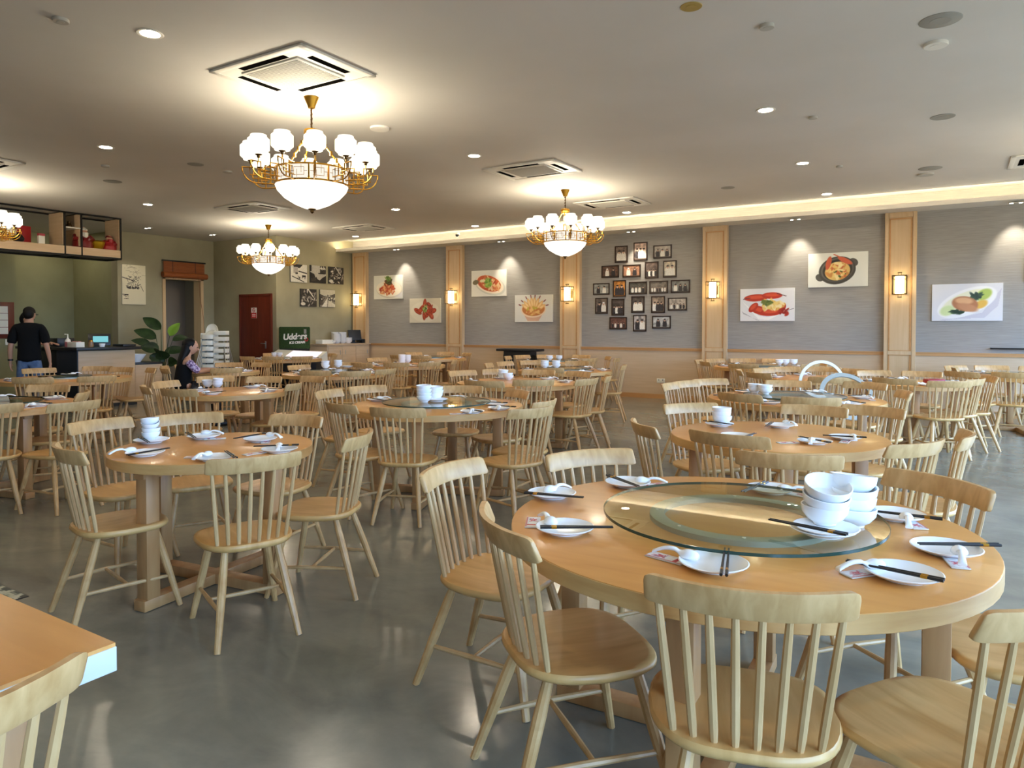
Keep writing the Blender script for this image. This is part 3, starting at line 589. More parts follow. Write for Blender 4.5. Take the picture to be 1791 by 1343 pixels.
# ---------------- ceiling fittings ----------------
def make_chandelier(label):
    t = thing('chandelier', label, 'chandelier', group='brass chandeliers with white glass shades')
    g = M['gold']
    MB().lathe([(.062, 0), (.068, -.004), (.064, -.016), (.04, -.07), (.03, -.10), (.012, -.104)], 24).build('canopy', g, t)
    c = MB()
    for k in range(9):
        z = -.115-k*.021; q = Matrix.Rotation(PI/2*(k % 2), 3, 'Z')
        c.tube([q @ Vector((.0085*math.cos(a), 0, .0145*math.sin(a)))+Vector((0, 0, z)) for a in [2*PI*i/8 for i in range(9)]], .0042, 5)
    c.tube([(0, 0, -.1), (0, 0, -.3)], .0065, 6); c.build('chain', M['bronze'], t)
    MB().lathe([(.02, -.285), (.066, -.295), (.07, -.305), (.07, -.33), (.058, -.345), (.05, -.365), (.012, -.37)], 24).build('hub', g, t)
    zr = -.80; zb = -.665; R = .325
    for k in range(3):
        a = 2*PI*k/3+.4; r = MB(); r.tube([(.055*math.cos(a), .055*math.sin(a), -.345), (.29*math.cos(a), .29*math.sin(a), zb)], .0075, 8)
        for f in (.3, .5, .7): r.tube([((.055+.235*f)*math.cos(a), (.055+.235*f)*math.sin(a), -.345+(zb+.345)*f-.02), ((.055+.235*f)*math.cos(a), (.055+.235*f)*math.sin(a), -.345+(zb+.345)*f+.02)], .013, 6)
        r.build('support_rod', g, t)
    f = MB()
    for z in (zb, zr): f.lathe([(R-.006, z-.007), (R+.006, z-.007), (R+.006, z+.007), (R-.006, z+.007)], 48, close=True)
    for k in range(12):
        a = 2*PI*k/12; f.box((R*math.cos(a), R*math.sin(a), (zb+zr)/2), (.01, .014, zb-zr), 0, Matrix.Rotation(a, 3, 'Z'))
    f.build('band_frame', g, t)
    for k in range(12):
        a0, a1 = 2*PI*k/12+.03, 2*PI*(k+1)/12-.03
        rr = R-.004
        P = [[(rr*math.cos(a0+(a1-a0)*i/3), rr*math.sin(a0+(a1-a0)*i/3), z) for i in range(4)] for z in (zr+.006, zb-.006)]
        p = MB().grid(P).build('band_panel', M['panelglow'], t)
        l = MB(); am = (a0+a1)/2; q = Matrix.Rotation(am, 3, 'Z'); wr = R*.26
        for (y0, z0, y1, z1) in ((-.045, .25, .045, .25), (-.045, .75, .045, .75), (-.045, .25, -.045, .75), (.045, .25, .045, .75), (-.02, .1, -.02, .6), (.02, .4, .02, .9), (-.075, .5, -.045, .5), (.045, .5, .075, .5)):
            A = q @ Vector((R, y0, 0)); B_ = q @ Vector((R, y1, 0)); A.z = zr+(zb-zr)*z0; B_.z = zr+(zb-zr)*z1; l.tube([A, B_], .0022, 4)
        l.build('lattice', g, p)
    MB().lathe([(R, zr), (R-.02, zr-.05), (R-.08, zr-.115), (R-.17, zr-.17), (.07, zr-.205), (0, zr-.212)], 48).build('bowl', M['bowlglow'], t)
    MB().lathe([(.004, zr-.205), (.034, zr-.208), (.036, zr-.215), (.018, zr-.225), (.02, zr-.235), (.006, zr-.25), (0, zr-.252)], 16).build('finial', M['bronze'], t)
    S = MB().lathe([(.045, -.075), (.064, -.07), (.066, -.052), (.078, -.05), (.080, -.040), (.091, -.037), (.092, -.03), (.092, .048), (.091, .055), (.080, .058), (.078, .068), (.067, .07), (.068, .088), (.064, .092), (.058, .088)], 24).mesh('glass_shade', M['shade'])
    CU = MB().lathe([(.008, -.105), (.014, -.10), (.016, -.085), (.038, -.07), (.04, -.062), (.0, -.060)], 14).mesh('shade_cup', M['bronze'])
    ar = MB(); w = .0062
    x0, x1, za, zc2 = R, .60, zr-.025, zb+.02
    pl = lambda pts: ar.tube([(x, 0, z) for x, z in pts], w, 6)
    cx = .40
    pl([(R, za+.02), (.47, za+.02)] + [(.47+.125*math.sin(u*PI/2/6), za+.02+.135*(1-math.cos(u*PI/2/6))) for u in range(1, 7)])
    pl([(.595, za+.155), (.50, za+.155), (.50, za+.06), (R, za+.06)])
    pl([(.36, za+.02), (.36, za+.13), (.46, za+.13), (.46, za+.02)]); pl([(.41, za+.06), (.41, za+.165), (R, za+.165)]); pl([(.53, za+.155), (.53, za+.09), (.44, za+.09)])
    pl([(.52, za+.155), (.52, za+.185)])
    AR = ar.mesh('arm', g)
    for k in range(12):
        a = 2*PI*k/12+.13; link('arm', AR, t, None, a); x, y, z = .52*math.cos(a), .52*math.sin(a), -.535
        link('glass_shade', S, t, (x, y, z)); link('shade_cup', CU, t, (x, y, z))
    return t
CHP = [(-4.95, 4.53), (-5.0, 9.6), (-11.87, 9.69), (-11.87, 4.53), (1.95, 9.6)]
CHL = ['large brass chandelier over the front tables, below the largest air conditioner', 'brass chandelier in front of the framed photographs', 'brass chandelier in front of the black and white canvases', 'brass chandelier cut by the left edge before the hanging shelf', 'brass chandelier beyond the right edge']
c0 = make_chandelier(CHL[0]); c0.location = (*CHP[0], ZC)
c0.rotation_euler = (0, 0, .226)
for p, l, a in zip(CHP[1:], CHL[1:], (.508, .287, .2, .1)): dup(c0, (*p, ZC), a, l)
for p in CHP:
    ld = bpy.data.lights.new('chandelier_lamp', 'POINT'); ld.energy = CHANDP; ld.color = (1, .90, .70); ld.shadow_soft_size = .16
    lo = bpy.data.objects.new('chandelier_lamp', ld); COL.objects.link(lo); lo.location = (*p, ZC-.47)

dl0 = None
XS4 = [-1.57, -4.96, -8.36, -11.62]; YS4 = [4.52, 7.1, 9.62, 12.06]
downs = [(-4.85, 2.95), (-8.34, 4.52), (-1.53, 7.09), (-4.95, 7.11), (-11.62, 6.99), (-1.62, 9.63), (-8.39, 9.61), (-1.67, 12.06), (-5.03, 12.07), (-8.37, 12.05), (-11.66, 11.97), (-1.55, 2.9), (-1.5, .3), (-4.9, .3), (1.9, 7.1), (1.9, 4.5), (-8.3, 2.0), (1.9, 1.5), (-11.6, 2.0), (-16.3, 7.75)]
DLW = ['second of the row over the small bare table', 'over the hanging shelf end', 'alone over the front turntable table', 'beside the second air conditioner', 'above the bamboo blind', 'between two small sprinklers near the cove', 'below the middle ceiling cassette', 'nearest the bright cove above the lobster canvas', 'beside the flat ceiling cassette near the cove', 'beside the dome camera', 'above the black and white canvases', 'over the front table', 'over the camera', 'over the entrance', 'over the window side tables', 'over the window aisle', 'over the counter side', 'by the windows', 'over the counter front', 'inside the counter niche']
for (x, y), w in zip(downs, DLW):
    lab = 'round recessed ceiling downlight ' + w
    if dl0 is None:
        dl0 = thing('downlight', lab, 'downlight', (x, y, ZC), 0, 'recessed round downlights')
        MB().lathe([(.064, -.001), (.088, -.001), (.09, -.004), (.086, -.008), (.066, -.006)], 28, close=True).build('trim_ring', M['white_paint'], dl0)
        MB().lathe([(0, -.004), (.065, -.004), (.065, -.002), (0, -.002)], 28).build('diffuser', M['downlight'], dl0)
    else: dup(dl0, (x, y, ZC), 0, lab)
ac0 = None
ACS = [((-4.6, 4.02), 'large ceiling air conditioner above the front chandelier'), ((-4.73, 8.14), 'ceiling air conditioner above the second chandelier'), ((-10.4, 8.17), 'ceiling air conditioner above the far chandelier'), ((-4.86, 11.04), 'flat ceiling air conditioner near the cove'), ((-10.5, 11.02), 'ceiling air conditioner near the cove end'), ((-10.55, 4.02), 'ceiling air conditioner cut by the left edge'), ((1.15, 10.97), 'ceiling air conditioner at the right edge')]
for (x, y), lab in ACS:
    if ac0 is None:
        ac0 = thing('air_conditioner', lab, 'air conditioner', (x, y, ZC), 0, 'ceiling cassette air conditioners'); W, H = 1.08, .80
        f = MB(); z = -.028
        def frame(x0, y0, w, z0, z1, lip): # rectangular ring
            f.box((x0, y0+H/2-w/2, (z0+z1)/2), (W, w, z1-z0), .004); f.box((x0, y0-H/2+w/2, (z0+z1)/2), (W, w, z1-z0), .004)
            f.box((x0+W/2-w/2, y0, (z0+z1)/2), (w, H, z1-z0), .004); f.box((x0-W/2+w/2, y0, (z0+z1)/2), (w, H, z1-z0), .004)
        frame(0, 0, .055, -.020, -.001, 0); f.build('outer_frame', M['white_paint'], ac0)
        b = MB(); b.box((0, 0, -.012), (W-.10, H-.10, .008)); b.build('housing', M['white_paint'], ac0)
        gx, gy = .66, .50
        for (cx, cy, sx, sy) in ((0, (H-.1+gy)/4, gx*.80, .056), (0, -(H-.1+gy)/4, gx*.80, .056), ((W-.1+gx)/4, 0, .062, gy*.8), (-(W-.1+gx)/4, 0, .062, gy*.8)):
            sl = MB().box((cx, cy, -.0165), (sx, sy, .003)).build('air_slot', M['void'], ac0)
        gr = MB(); gr.box((0, 0, -.021), (gx, gy, .012), .004); gr = gr.build('grille', M['white_paint'], ac0)
        gl = MB()
        for k in range(22): gl.box((0, -gy*.44+k*gy*.88/21, -.0285), (gx*.9, .008, .003))
        o = gl.build('grille_slats', M['plaster'], gr); o['kind'] = 'stuff'
    else: dup(ac0, (x, y, ZC), 0, lab)
# discs on the ceiling
dn = {'vent': ('ceiling_speaker', 'flat round grey ceiling speaker', 'speaker', M['vent_grey']), 'det': ('smoke_detector', 'white round smoke detector', 'detector', M['white_paint']), 'head': ('sprinkler_cover', 'small round sprinkler cover', 'sprinkler', M['plaster']), 'yellow': ('ceiling_speaker', 'yellowed round ceiling speaker', 'speaker', M['yellow_disc'])}
DW = ['the large one at the top right corner', 'at the top edge right of centre', 'below the yellowed disc', 'with a tiny lamp, below the large corner speaker', 'right of the lone bright downlight', 'beside the front chandelier shades', 'above the hanging shelf', 'at the top left corner', 'right of the front chandelier chain', 'above the cove near the right edge', 'above the framed photographs', 'between the lone downlight and the speaker', 'right of the second downlight in the right row', 'below the second downlight on the left', 'next to the speaker by the front chandelier', 'below the paired speaker near the cove']
for (x, y, r, k), w in zip(D['disc'], DW):
    nm, lb, cat, m = dn[k]; h = .006 if k in ('vent', 'yellow') else .022
    t = thing(nm, lb + ' ' + w, cat, (x, y, ZC)); MB().lathe([(r*.96, -h), (r, -h+.003), (r, 0)], 28).build('body', m, t)
    MB().lathe([(0, -h-.002), (r*.5, -h-.002), (r*.5, -h), (0, -h)], 20).build('face', m, t)
t = thing('security_camera', 'black dome security camera hanging at the cove edge', 'camera', (*D['cctv'], ZC))
MB().lathe([(.05, 0), (.055, -.03), (.05, -.04)], 20).build('mount', M['white_paint'], t); MB().ball((0, 0, -.05), .045, 14, 10).build('dome', M['black'], t)
# twin wall-washer spots
def twin(x, y, z, lab, aim, E=SPOT):
    t = thing('twin_spotlight', lab, 'spotlight', (x, y, z), 0, 'recessed twin spotlights')
    MB().box((0, 0, -.004), (.21, .10, .008), .003).build('housing', M['plaster'], t)
    for s in (-1, 1): MB().lathe([(0, -.0105), (.024, -.0105), (.024, -.008), (0, -.008)], 16, (s*.058, 0, 0)).build('lens', M['spotlens'], t)
    ld = bpy.data.lights.new('spot_lamp', 'SPOT'); ld.energy = E; ld.spot_size = math.radians(62); ld.spot_blend = .75; ld.shadow_soft_size = .03; ld.color = (1, .93, .78)
    lo = bpy.data.objects.new('spot_lamp', ld); COL.objects.link(lo); lo.location = (x, y, z-.03); lo.rotation_euler = (Vector(aim)-lo.location).to_track_quat('-Z', 'Y').to_euler()
PW = ['above the noodle canvas', 'above the fish canvas', 'above the framed photographs', 'above the lobster and clay pot canvases', 'above the abalone canvas']
for (x, w) in zip((-11.35, -8.35, -5.33, -2.3, .82), PW): twin(x, 13.02, 3.28, 'small recessed twin spotlight in the soffit ' + w, (x+.02, 13.36, 2.35))
twin(-14.4, 8.65, ZC, 'recessed twin spotlight above the white map board', (-15.3, 8.75, 2.0), SPOT*.35); twin(-14.2, 10.05, ZC, 'recessed twin spotlight above the bamboo blind', (-15.0, 10.1, 0), SPOT*.35)
# ---------------- sconces ----------------
sc0 = None
for x, w in zip(PX[:5], ['at the cove end', 'beside the drumstick canvas', 'between shrimp canvas and framed photographs', 'beside the lobster canvas', 'beside the abalone canvas']):
    lab = 'lit bronze wall lantern on the wood pilaster ' + w
    y = 13.135
    if sc0 is None:
        sc0 = thing('wall_lantern', lab, 'wall lamp', (x, y, 1.9), 0, 'wall lanterns on the pilasters')
        f = MB(); h = .30; w2 = .105; zc = .2
        for z in (zc-h/2, zc+h/2):
            f.box((0, -w2+.005, z), (2*w2, .01, .012)); f.box((0, w2-.005, z), (2*w2, .01, .012))
            for s in (-1, 1): f.box((s*(w2-.005), 0, z), (.01, 2*w2, .012))
        for sx in (-1, 1):
            for sy in (-1, 1): f.box((sx*(w2-.005), sy*(w2-.005), zc), (.011, .011, h))
            f.box((sx*(w2-.005), 0, zc+.09), (.006, 2*w2, .006))
        for sy in (-1, 1): f.box((0, sy*(w2-.005), zc+.09), (2*w2, .006, .006))
        f.build('lantern_frame', M['bronze'], sc0)
        MB().lathe([(.066, zc-h/2+.012), (.066, zc+h/2-.012)], 20).build('glass_tube', M['sconce'], sc0)
        for s in (-1, 1):
            k = MB(); z = zc+s*(h/2)
            for sx in (-1, 1): k.box((sx*.022, 0, z+s*.022), (.006, .006, .044))
            k.box((0, 0, z+s*.05), (.062, .05, .014)); k.build('finial_cap', M['bronze'], sc0)
        MB().box((0, w2+.006, zc), (.12, .016, .16), .003).build('back_plate', M['bronze'], sc0)
    else: dup(sc0, (x, y, 1.9), 0, lab)
# ---------------- canvases ----------------
CW, CHH = .945, .59
def canvas(x, z, p, label, w=CW, h=CHH, side='n'):
    t = thing('canvas_print', label, 'picture')
    if side == 'n': t.location = (x, YW, z); q = 0
    MB().box((0, -.016, 0), (w, .032, h), .002).build('stretcher_frame', M['paper'], t)
    link('print', p.mesh(w-.002, h-.002), t, (0, -.0335, 0)); return t
NX, NY, AS = 128, 80, 1.6
p = Paint(NX, NY, (226, 222, 208), AS)   # noodles on a round plate
p.ell(.86, .40, .72, .36, (206, 196, 178), -.05, .05).ell(.84, .43, .70, .33, (240, 230, 208), -.05, .04); p.poly([(1.1, .1), (1.6, .0), (1.6, .3)], (214, 210, 214), .6)
p.blobs(60, .76, .36, .42, .17, [(196, 84, 40), (224, 150, 96), (238, 190, 140), (180, 60, 30)], .05, 0, 2.5); p.blobs(70, .78, .46, .34, .14, [(206, 92, 48), (240, 186, 130), (200, 70, 36)], .04)
p.blobs(40, .80, .60, .20, .10, [(206, 100, 60), (236, 176, 120), (150, 56, 30)], .05); p.blobs(40, .82, .74, .17, .10, [(70, 52, 30), (104, 50, 30), (96, 104, 50)], .05); p.blobs(24, .80, .85, .13, .08, [(120, 146, 60), (150, 170, 90), (90, 120, 50)], .045)
canvas(-11.88, 2.40, p, 'white canvas of a noodle dish with green garnish, beside the cove end pilaster')
p = Paint(NX, NY, (216, 206, 184), AS)   # drumsticks
p.ell(.8, .45, .75, .42, (226, 216, 194), 0, .1)
for cx, cy, a, l in ((.44, .47, -.5, .22), (.62, .56, .8, .2), (.78, .35, 1.5, .24), (.95, .40, 1.1, .22), (1.12, .30, 2.2, .18), (1.06, .66, -.9, .22), (1.22, .48, .3, .18), (.80, .72, 1.5, .26)):
    p.ell(cx, cy, l, .10, (150, 50, 26), a, .2).ell(cx, cy, l*.8, .07, (186, 76, 46), a, .4); p.blobs(6, cx, cy, l*.6, .06, [(206, 104, 70), (120, 34, 18), (170, 60, 40)], .03)
p.blobs(26, .80, .58, .09, .12, [(120, 150, 60), (74, 100, 40), (170, 180, 110)], .04)
canvas(-10.72, 1.805, p, 'white canvas of glazed red drumsticks, lower of two beside a wood pilaster')
p = Paint(NX, NY, (230, 226, 214), AS)   # fish
p.ell(.86, .42, .72, .36, (206, 204, 190), -.28, .06).ell(.84, .46, .66, .33, (244, 228, 204), -.28, .05).ell(.82, .49, .56, .29, (196, 84, 36), -.28, .05); p.ell(.20, .55, .14, .09, (110, 96, 64), .2, .3)
p.blobs(60, .86, .48, .45, .22, [(206, 110, 60), (170, 60, 24), (226, 170, 110), (230, 200, 150)], .05, -.28); p.blobs(50, .78, .53, .16, .18, [(120, 160, 50), (160, 190, 80), (90, 130, 40)], .04); p.ell(.52, .60, .13, .06, (232, 214, 160), .1, .3)
canvas(-8.88, 2.40, p, 'white canvas of a whole fish in red sauce on an oval plate')
p = Paint(NX, NY, (222, 216, 204), AS)   # shrimp bowl
p.poly([(.28, .46), (1.32, .46), (1.02, .04), (.55, .04)], (216, 170, 140)); p.ell(.80, .46, .53, .30, (238, 210, 178), .03, .04).ell(.80, .48, .48, .26, (196, 120, 60), .03, .06).rect(.3, .0, 1.3, .03, (222, 216, 204))
for a, l in ((.25, .42), (.65, .42), (1.1, .42), (1.45, .45), (1.75, .45), (2.1, .42), (2.5, .42), (2.85, .45)):
    cx, cy = .80+.34*math.cos(a), .48+.24*math.sin(a); p.ell(cx, cy, .2, .065, (226, 176, 106), a*.8+.3, .3).ell(cx, cy, .14, .035, (242, 206, 146), a*.8+.3, .5); ex, ey = .80+.60*math.cos(a), .50+.46*math.sin(a); p.ell(ex, ey, .07, .022, (130, 60, 56), a, .3)
p.blobs(40, .80, .42, .26, .16, [(236, 190, 120), (200, 120, 60), (220, 160, 90), (196, 176, 60)], .05)
canvas(-7.71, 1.815, p, 'white canvas of shrimps standing round a bowl, left of the framed photographs')
p = Paint(NX, NY, (228, 226, 226), AS)   # lobster
p.poly([(.05, .62), (.55, .06), (.85, .03), (1.5, .36), (1.45, .42), (.86, .12), (.58, .16)], (246, 244, 240)); p.poly([(.05, .3), (.5, .03), (.62, .0), (.1, .22)], (150, 146, 150), .6); p.line(1.35, .3, 1.58, .38, .012, (120, 116, 120))
for cx, cy, rx, ry, a in ((.48, .72, .36, .11, .05), (.95, .78, .30, .10, .0), (.62, .32, .34, .13, -.3), (.95, .28, .34, .12, .1), (.40, .42, .18, .1, .8), (1.25, .42, .14, .1, 1.)): p.ell(cx, cy, rx, ry, (188, 50, 28), a, .12).ell(cx, cy+.02, rx*.7, ry*.5, (218, 84, 50), a, .5)
p.blobs(50, .98, .48, .34, .14, [(238, 206, 120), (226, 180, 90), (246, 226, 170)], .05); p.blobs(16, .80, .58, .12, .06, [(110, 120, 50), (80, 96, 40)], .04); p.blobs(12, 1.28, .26, .12, .12, [(180, 44, 30), (150, 30, 20)], .05); p.line(.1, .68, .3, .72, .015, (90, 60, 60)); p.line(1.1, .84, 1.36, .76, .015, (90, 50, 50))
canvas(-2.825, 1.815, p, 'white canvas of two red lobsters with noodles, right of the lit lantern')
p = Paint(NX, NY, (226, 224, 212), AS)   # clay pot
p.ell(.32, .28, .12, .1, (84, 80, 72), -.7, .1).ell(1.22, .70, .13, .11, (84, 80, 72), -.7, .1).ell(.79, .48, .50, .40, (70, 66, 58), .25, .04).ell(.79, .50, .44, .34, (104, 98, 88), .25, .08).ell(.80, .49, .40, .31, (52, 46, 38), .25, .1).ell(.80, .46, .34, .27, (228, 190, 110), .25, .08)
p.blobs(50, .80, .46, .28, .22, [(240, 206, 120), (210, 140, 70), (246, 224, 160), (206, 100, 50)], .05); p.ell(.56, .70, .07, .2, (206, 96, 62), -.25, .2).ell(1.0, .76, .22, .07, (206, 96, 62), -.5, .2); p.blobs(5, .85, .38, .2, .12, [(60, 90, 30)], .03); p.line(.70, .95, .84, .88, .02, (206, 96, 62))
canvas(-1.66, 2.40, p, 'white canvas of prawns and egg in a dark clay pot')
p = Paint(NX, NY, (222, 220, 222), AS)   # abalone
p.poly([(.15, .04), (.30, .0), (1.15, .22), (1.58, .88), (1.5, .4), (1.2, .08)], (200, 196, 206), .8); p.ell(.80, .50, .72, .34, (240, 238, 236), .42, .06).ell(.80, .52, .60, .25, (232, 230, 200), .42, .12)
p.ell(1.18, .70, .2, .13, (176, 196, 96), .6, .3).ell(1.12, .44, .16, .1, (226, 180, 80), .5, .4).ell(.36, .28, .18, .13, (206, 220, 160), .4, .4); p.blobs(16, 1.02, .66, .12, .07, [(44, 64, 54), (60, 84, 60)], .05); p.blobs(12, .60, .26, .13, .07, [(60, 84, 50), (40, 60, 40)], .05)
p.ell(.76, .46, .30, .20, (180, 120, 80), -.2, .15).ell(.74, .54, .20, .09, (220, 170, 124), -.1, .4).ell(.82, .36, .24, .1, (196, 140, 100), -.3, .4)
canvas(.22, 1.805, p, 'white canvas of abalone with greens, right of the last pilaster')
p = Paint(40, 30, (226, 222, 212), 1.6).ell(.8, .5, .5, .3, (200, 120, 60)); canvas(1.43, 2.40, p, 'white canvas cut by the right edge')
# ---------------- framed photographs ----------------
FR = FRAMES
FW = ['two white-coated men, first of the top row', 'a group round a white-shirted man, top centre', 'three people in a row, third of the top row', 'one chef in white at left, first of the second row', 'a chef in a tall hat, second of the second row', 'a crowded scene, third of the second row', 'two pale figures, end of the second row',
 'a couple, first of the third row', 'an orange background, second of the third row', 'men in white shirts, third of the third row', 'a large team, fourth of the third row', 'a table scene, end of the third row', 'one chef, first of the fourth row', 'a dark crowd, second of the fourth row', 'a man and woman in white, third of the fourth row', 'three men standing, fourth of the fourth row', 'a seated family, end of the fourth row',
 'a red-toned group, first of the bottom row', 'a dark and a light figure, middle of the bottom row', 'two men in dark blue, end of the bottom row']
PEO = ['LL', 'DLL', 'DLD', 'LD', 'LD', 'DLDLD', 'LL', 'DL', 'DD', 'LLLD', 'LLDDLL', 'LDD', 'DL', 'DLDD', 'LL', 'LDD', 'LDLDD', 'DLDLD', 'DL', 'DD']
for (x, z, w, h), wd_, pp, i in zip(FR, FW, PEO, range(20)):
    t = thing('photo_frame', 'dark wood framed photograph of ' + wd_, 'picture', (x, YW-.001, z), 0, 'framed photographs on the wallpaper')
    f = MB(); b = .022
    f.box((0, -.012, h/2-b/2), (w, .024, b), .003); f.box((0, -.012, -h/2+b/2), (w, .024, b), .003)
    for s in (-1, 1): f.box((s*(w/2-b/2), -.012, 0), (b, .024, h), .003)
    f.build('frame', M['dark_frame'] if 'dark_frame' in M else M.setdefault('dark_frame', mat('dark_frame', srgb(52, 32, 20), .4)), t)
    asp = (w-.04)/(h-.04); bgc = [(120, 104, 92), (206, 176, 156), (176, 166, 154), (104, 76, 60), (168, 120, 92), (120, 100, 90), (206, 192, 168), (150, 148, 140), (206, 136, 56), (90, 84, 74), (120, 110, 98), (130, 128, 120), (116, 100, 88), (80, 70, 64), (90, 80, 72), (160, 140, 120), (190, 176, 158), (120, 80, 66), (190, 180, 172), (190, 186, 178)][i]
    p = Paint(int(30*asp), 30, bgc, asp); p.blobs(24, asp/2, .5, asp/2, .5, [tuple(int(c*.7) for c in bgc), tuple(min(255, int(c*1.15)) for c in bgc)], .12, 0, 2, .6)
    n = len(pp)
    for k, c in enumerate(pp):
        cx = asp*(k+.75)/(n+.5); bc = (232, 226, 214) if c == 'L' else (52, 46, 48); s = min(1, 2.6/n)*(1 if asp > 1 else .9)
        p.ell(cx, .26, .21*s, .42*s+.06, bc, 0, .15); p.ell(cx, .28+.40*s, .085*s+.01, .11*s, (196, 160, 134), 0, .2); p.ell(cx, .28+.48*s, .09*s+.01, .06*s, (232, 230, 226) if i in (3, 4, 12) and c == 'L' else (36, 28, 26), 0, .3)
    p.rect(0, 0, asp, .06, tuple(int(v*.5) for v in bgc)); p.noise(.03)
    link('photograph', p.mesh(w-2*b, h-2*b, 'photograph'), t, (0, -.012, 0))
# ---------------- black and white canvases on the end wall ----------------
BWL = [(11.54, 2.675, 'an old shop front and street'), (12.14, 2.69, 'a pale clearing between dark trees'), (12.735, 2.695, 'a dark market crowd'), (11.835, 2.11, 'a busy crowd, first of the lower pair'), (12.44, 2.115, 'a street under a bright sky, lower pair')]
for i, (y, z, w) in enumerate(BWL):
    t = thing('canvas_print', 'square black and white canvas of ' + w, 'picture', (XB, y, z), PI/2, 'black and white canvases'); s = .50; hh = .42
    MB().box((0, -.014, 0), (s, .028, hh), .002).build('stretcher_frame', M['dark'], t)
    p = Paint(52, 46, (176, 170, 158), 1)
    K, Wt, G = (26, 22, 20), (214, 208, 194), (120, 112, 102)
    if i == 0: p.rect(0, 0, 1, 1, Wt); p.poly([(.1, 1), (.75, 1), (.55, .8), (.2, .85)], K); p.rect(.18, .5, .45, .85, (170, 160, 150)); p.line(.5, .62, 1, .52, .04, K); p.line(.1, .32, .8, .04, .03, K); p.rect(.7, .3, .92, .42, K); p.rect(.28, .46, .44, .54, K); p.blobs(10, .6, .3, .3, .12, [K, G], .03)
    elif i == 1: p.poly([(0, 0), (1, 0), (1, .45), (.75, .3), (.6, .15), (.35, .25), (.25, .5), (0, .6)], K); p.rect(.62, .55, 1, 1, (60, 54, 48)); p.blobs(12, .8, .8, .16, .16, [Wt, K], .05); p.rect(0, .65, .08, 1, K); p.rect(.5, .53, .95, .58, K); p.blobs(20, .25, .15, .25, .12, [(60, 52, 46), K], .06)
    elif i in (2, 3): p.rect(0, 0, 1, 1, (50, 44, 40)); p.blobs(70, .5, .5, .5, .5, [Wt, K, (150, 142, 130), (30, 26, 24)], .05, 0, 2.2); p.line(.45, 1, .8, .55, .04, Wt); p.ell(.15, .15, .14, .09, Wt)
    else: p.rect(0, 0, 1, .62, G); p.rect(0, .7, 1, 1, (190, 182, 160)); p.poly([(.35, .6), (0, .75), (0, .1), (.3, .1)], (70, 62, 56)); p.poly([(.5, .6), (1, .8), (1, .3), (.6, .4)], (60, 52, 48)); p.blobs(40, .5, .45, .5, .18, [K, Wt, G], .05); p.poly([(.1, 0), (.4, .4), (.5, .4), (.45, 0)], Wt); p.poly([(.5, 0), (.55, .4), (1, .15), (1, 0)], (196, 188, 170))
    p.noise(.03); link('print', p.mesh(s-.002, hh-.002), t, (0, -.0295, 0))
# ---------------- doors, signs, outlet, bar ----------------
d = struct(MB().box((-13.79, YB-.02, 1.065), (1.02, .04, 2.13), .002).build('door_1', M['door_wood']))
f = MB(); 
for x in (-14.325, -13.255): f.box((x, YB-.025, 1.08), (.05, .06, 2.16))
f.box((-13.79, YB-.025, 2.155), (1.12, .06, .05)); struct(f.build('trim_12', M['door_wood']))
hd = MB(); hd.box((-13.42, YB-.048, 1.0), (.04, .012, .17), .003); hd.tube([(-13.42, YB-.05, 1.03), (-13.42, YB-.09, 1.03), (-13.54, YB-.09, 1.03)], .010, 8); hd.build('door_handle', M['steel'], d)
t = thing('door_sign', 'red and white notice plate on the dark red door', 'sign', (-13.825, YB-.045, 1.74))
p = Paint(24, 32, (232, 226, 220), .75); p.rect(0, 0, .75, .52, (190, 30, 34)); p.rect(.08, .08, .67, .44, (204, 60, 60)); p.rect(.12, .3, .63, .36, (240, 220, 216)); p.rect(.12, .16, .63, .22, (240, 220, 216))
p.ell(.37, .76, .2, .2, (190, 40, 44), 0, .2).ell(.37, .76, .14, .14, (236, 230, 226), 0, .2); p.line(.26, .87, .48, .65, .03, (190, 40, 44)); p.line(.22, .75, .5, .75, .02, (60, 60, 60))
MB().box((0, 0, 0), (.19, .006, .245), .001).build('plate', M['paper'], t); link('print', p.mesh(.186, .24), t, (0, -.0035, 0))
t = thing('power_socket', 'white double power socket low on the wainscot', 'socket', (-4.82, YW-.012, .358)); MB().box((0, -.008, 0), (.165, .016, .085), .004).build('plate', M['white_plastic'], t)
for s in (-1, 1): MB().box((s*.04, -.017, .012), (.02, .004, .03)).build('switch', M['grey_plastic'], t)
o = MB().box((0, 0, 0), (1.5, .05, .022), .004).build('wall_ledge', M['black']); o.location = (1.29, YW-.04, 1.078); tag(o, 'thin black ledge bar above the chair rail at the right edge', 'ledge')
# white board map on the left wall
t = thing('map_board', 'cream board with an ink street sketch on the green wall', 'picture', (XL, 8.89, 2.345), PI/2)
MB().box((0, -.012, 0), (.53, .024, .87), .002).build('board', M['paper'], t)
p = Paint(66, 108, (216, 206, 176), .61)
for k in range(26): x, y = .05+.5*RNG.random(), .72+.25*RNG.random(); p.line(x, y, x+RNG.normal(0, .1), y+RNG.normal(0, .03), .006, (150, 138, 116), .8)
for k in range(60): x, y = .15+.33*RNG.random(), .42+.3*RNG.random(); p.line(x, y, x+RNG.normal(0, .04), y+RNG.normal(0, .03), .007, (70, 62, 56), .9)
for k in range(30): x, y = .12+.34*RNG.random(), .40+.05*RNG.random(); p.ell(x, y, .014, .022, (46, 40, 40), 0, .4)
p.line(0, .68, .3, .60, .014, (70, 62, 56)); p.line(.48, .48, .55, .34, .009, (80, 72, 64)); p.rect(0, .24, .16, .26, (60, 52, 40)); p.rect(.06, .22, .16, .25, (50, 44, 36))
for k in range(12): x, y = .02+.13*RNG.random(), .12+.1*RNG.random(); p.line(x, y, x+.03, y+.005, .006, (80, 72, 56))
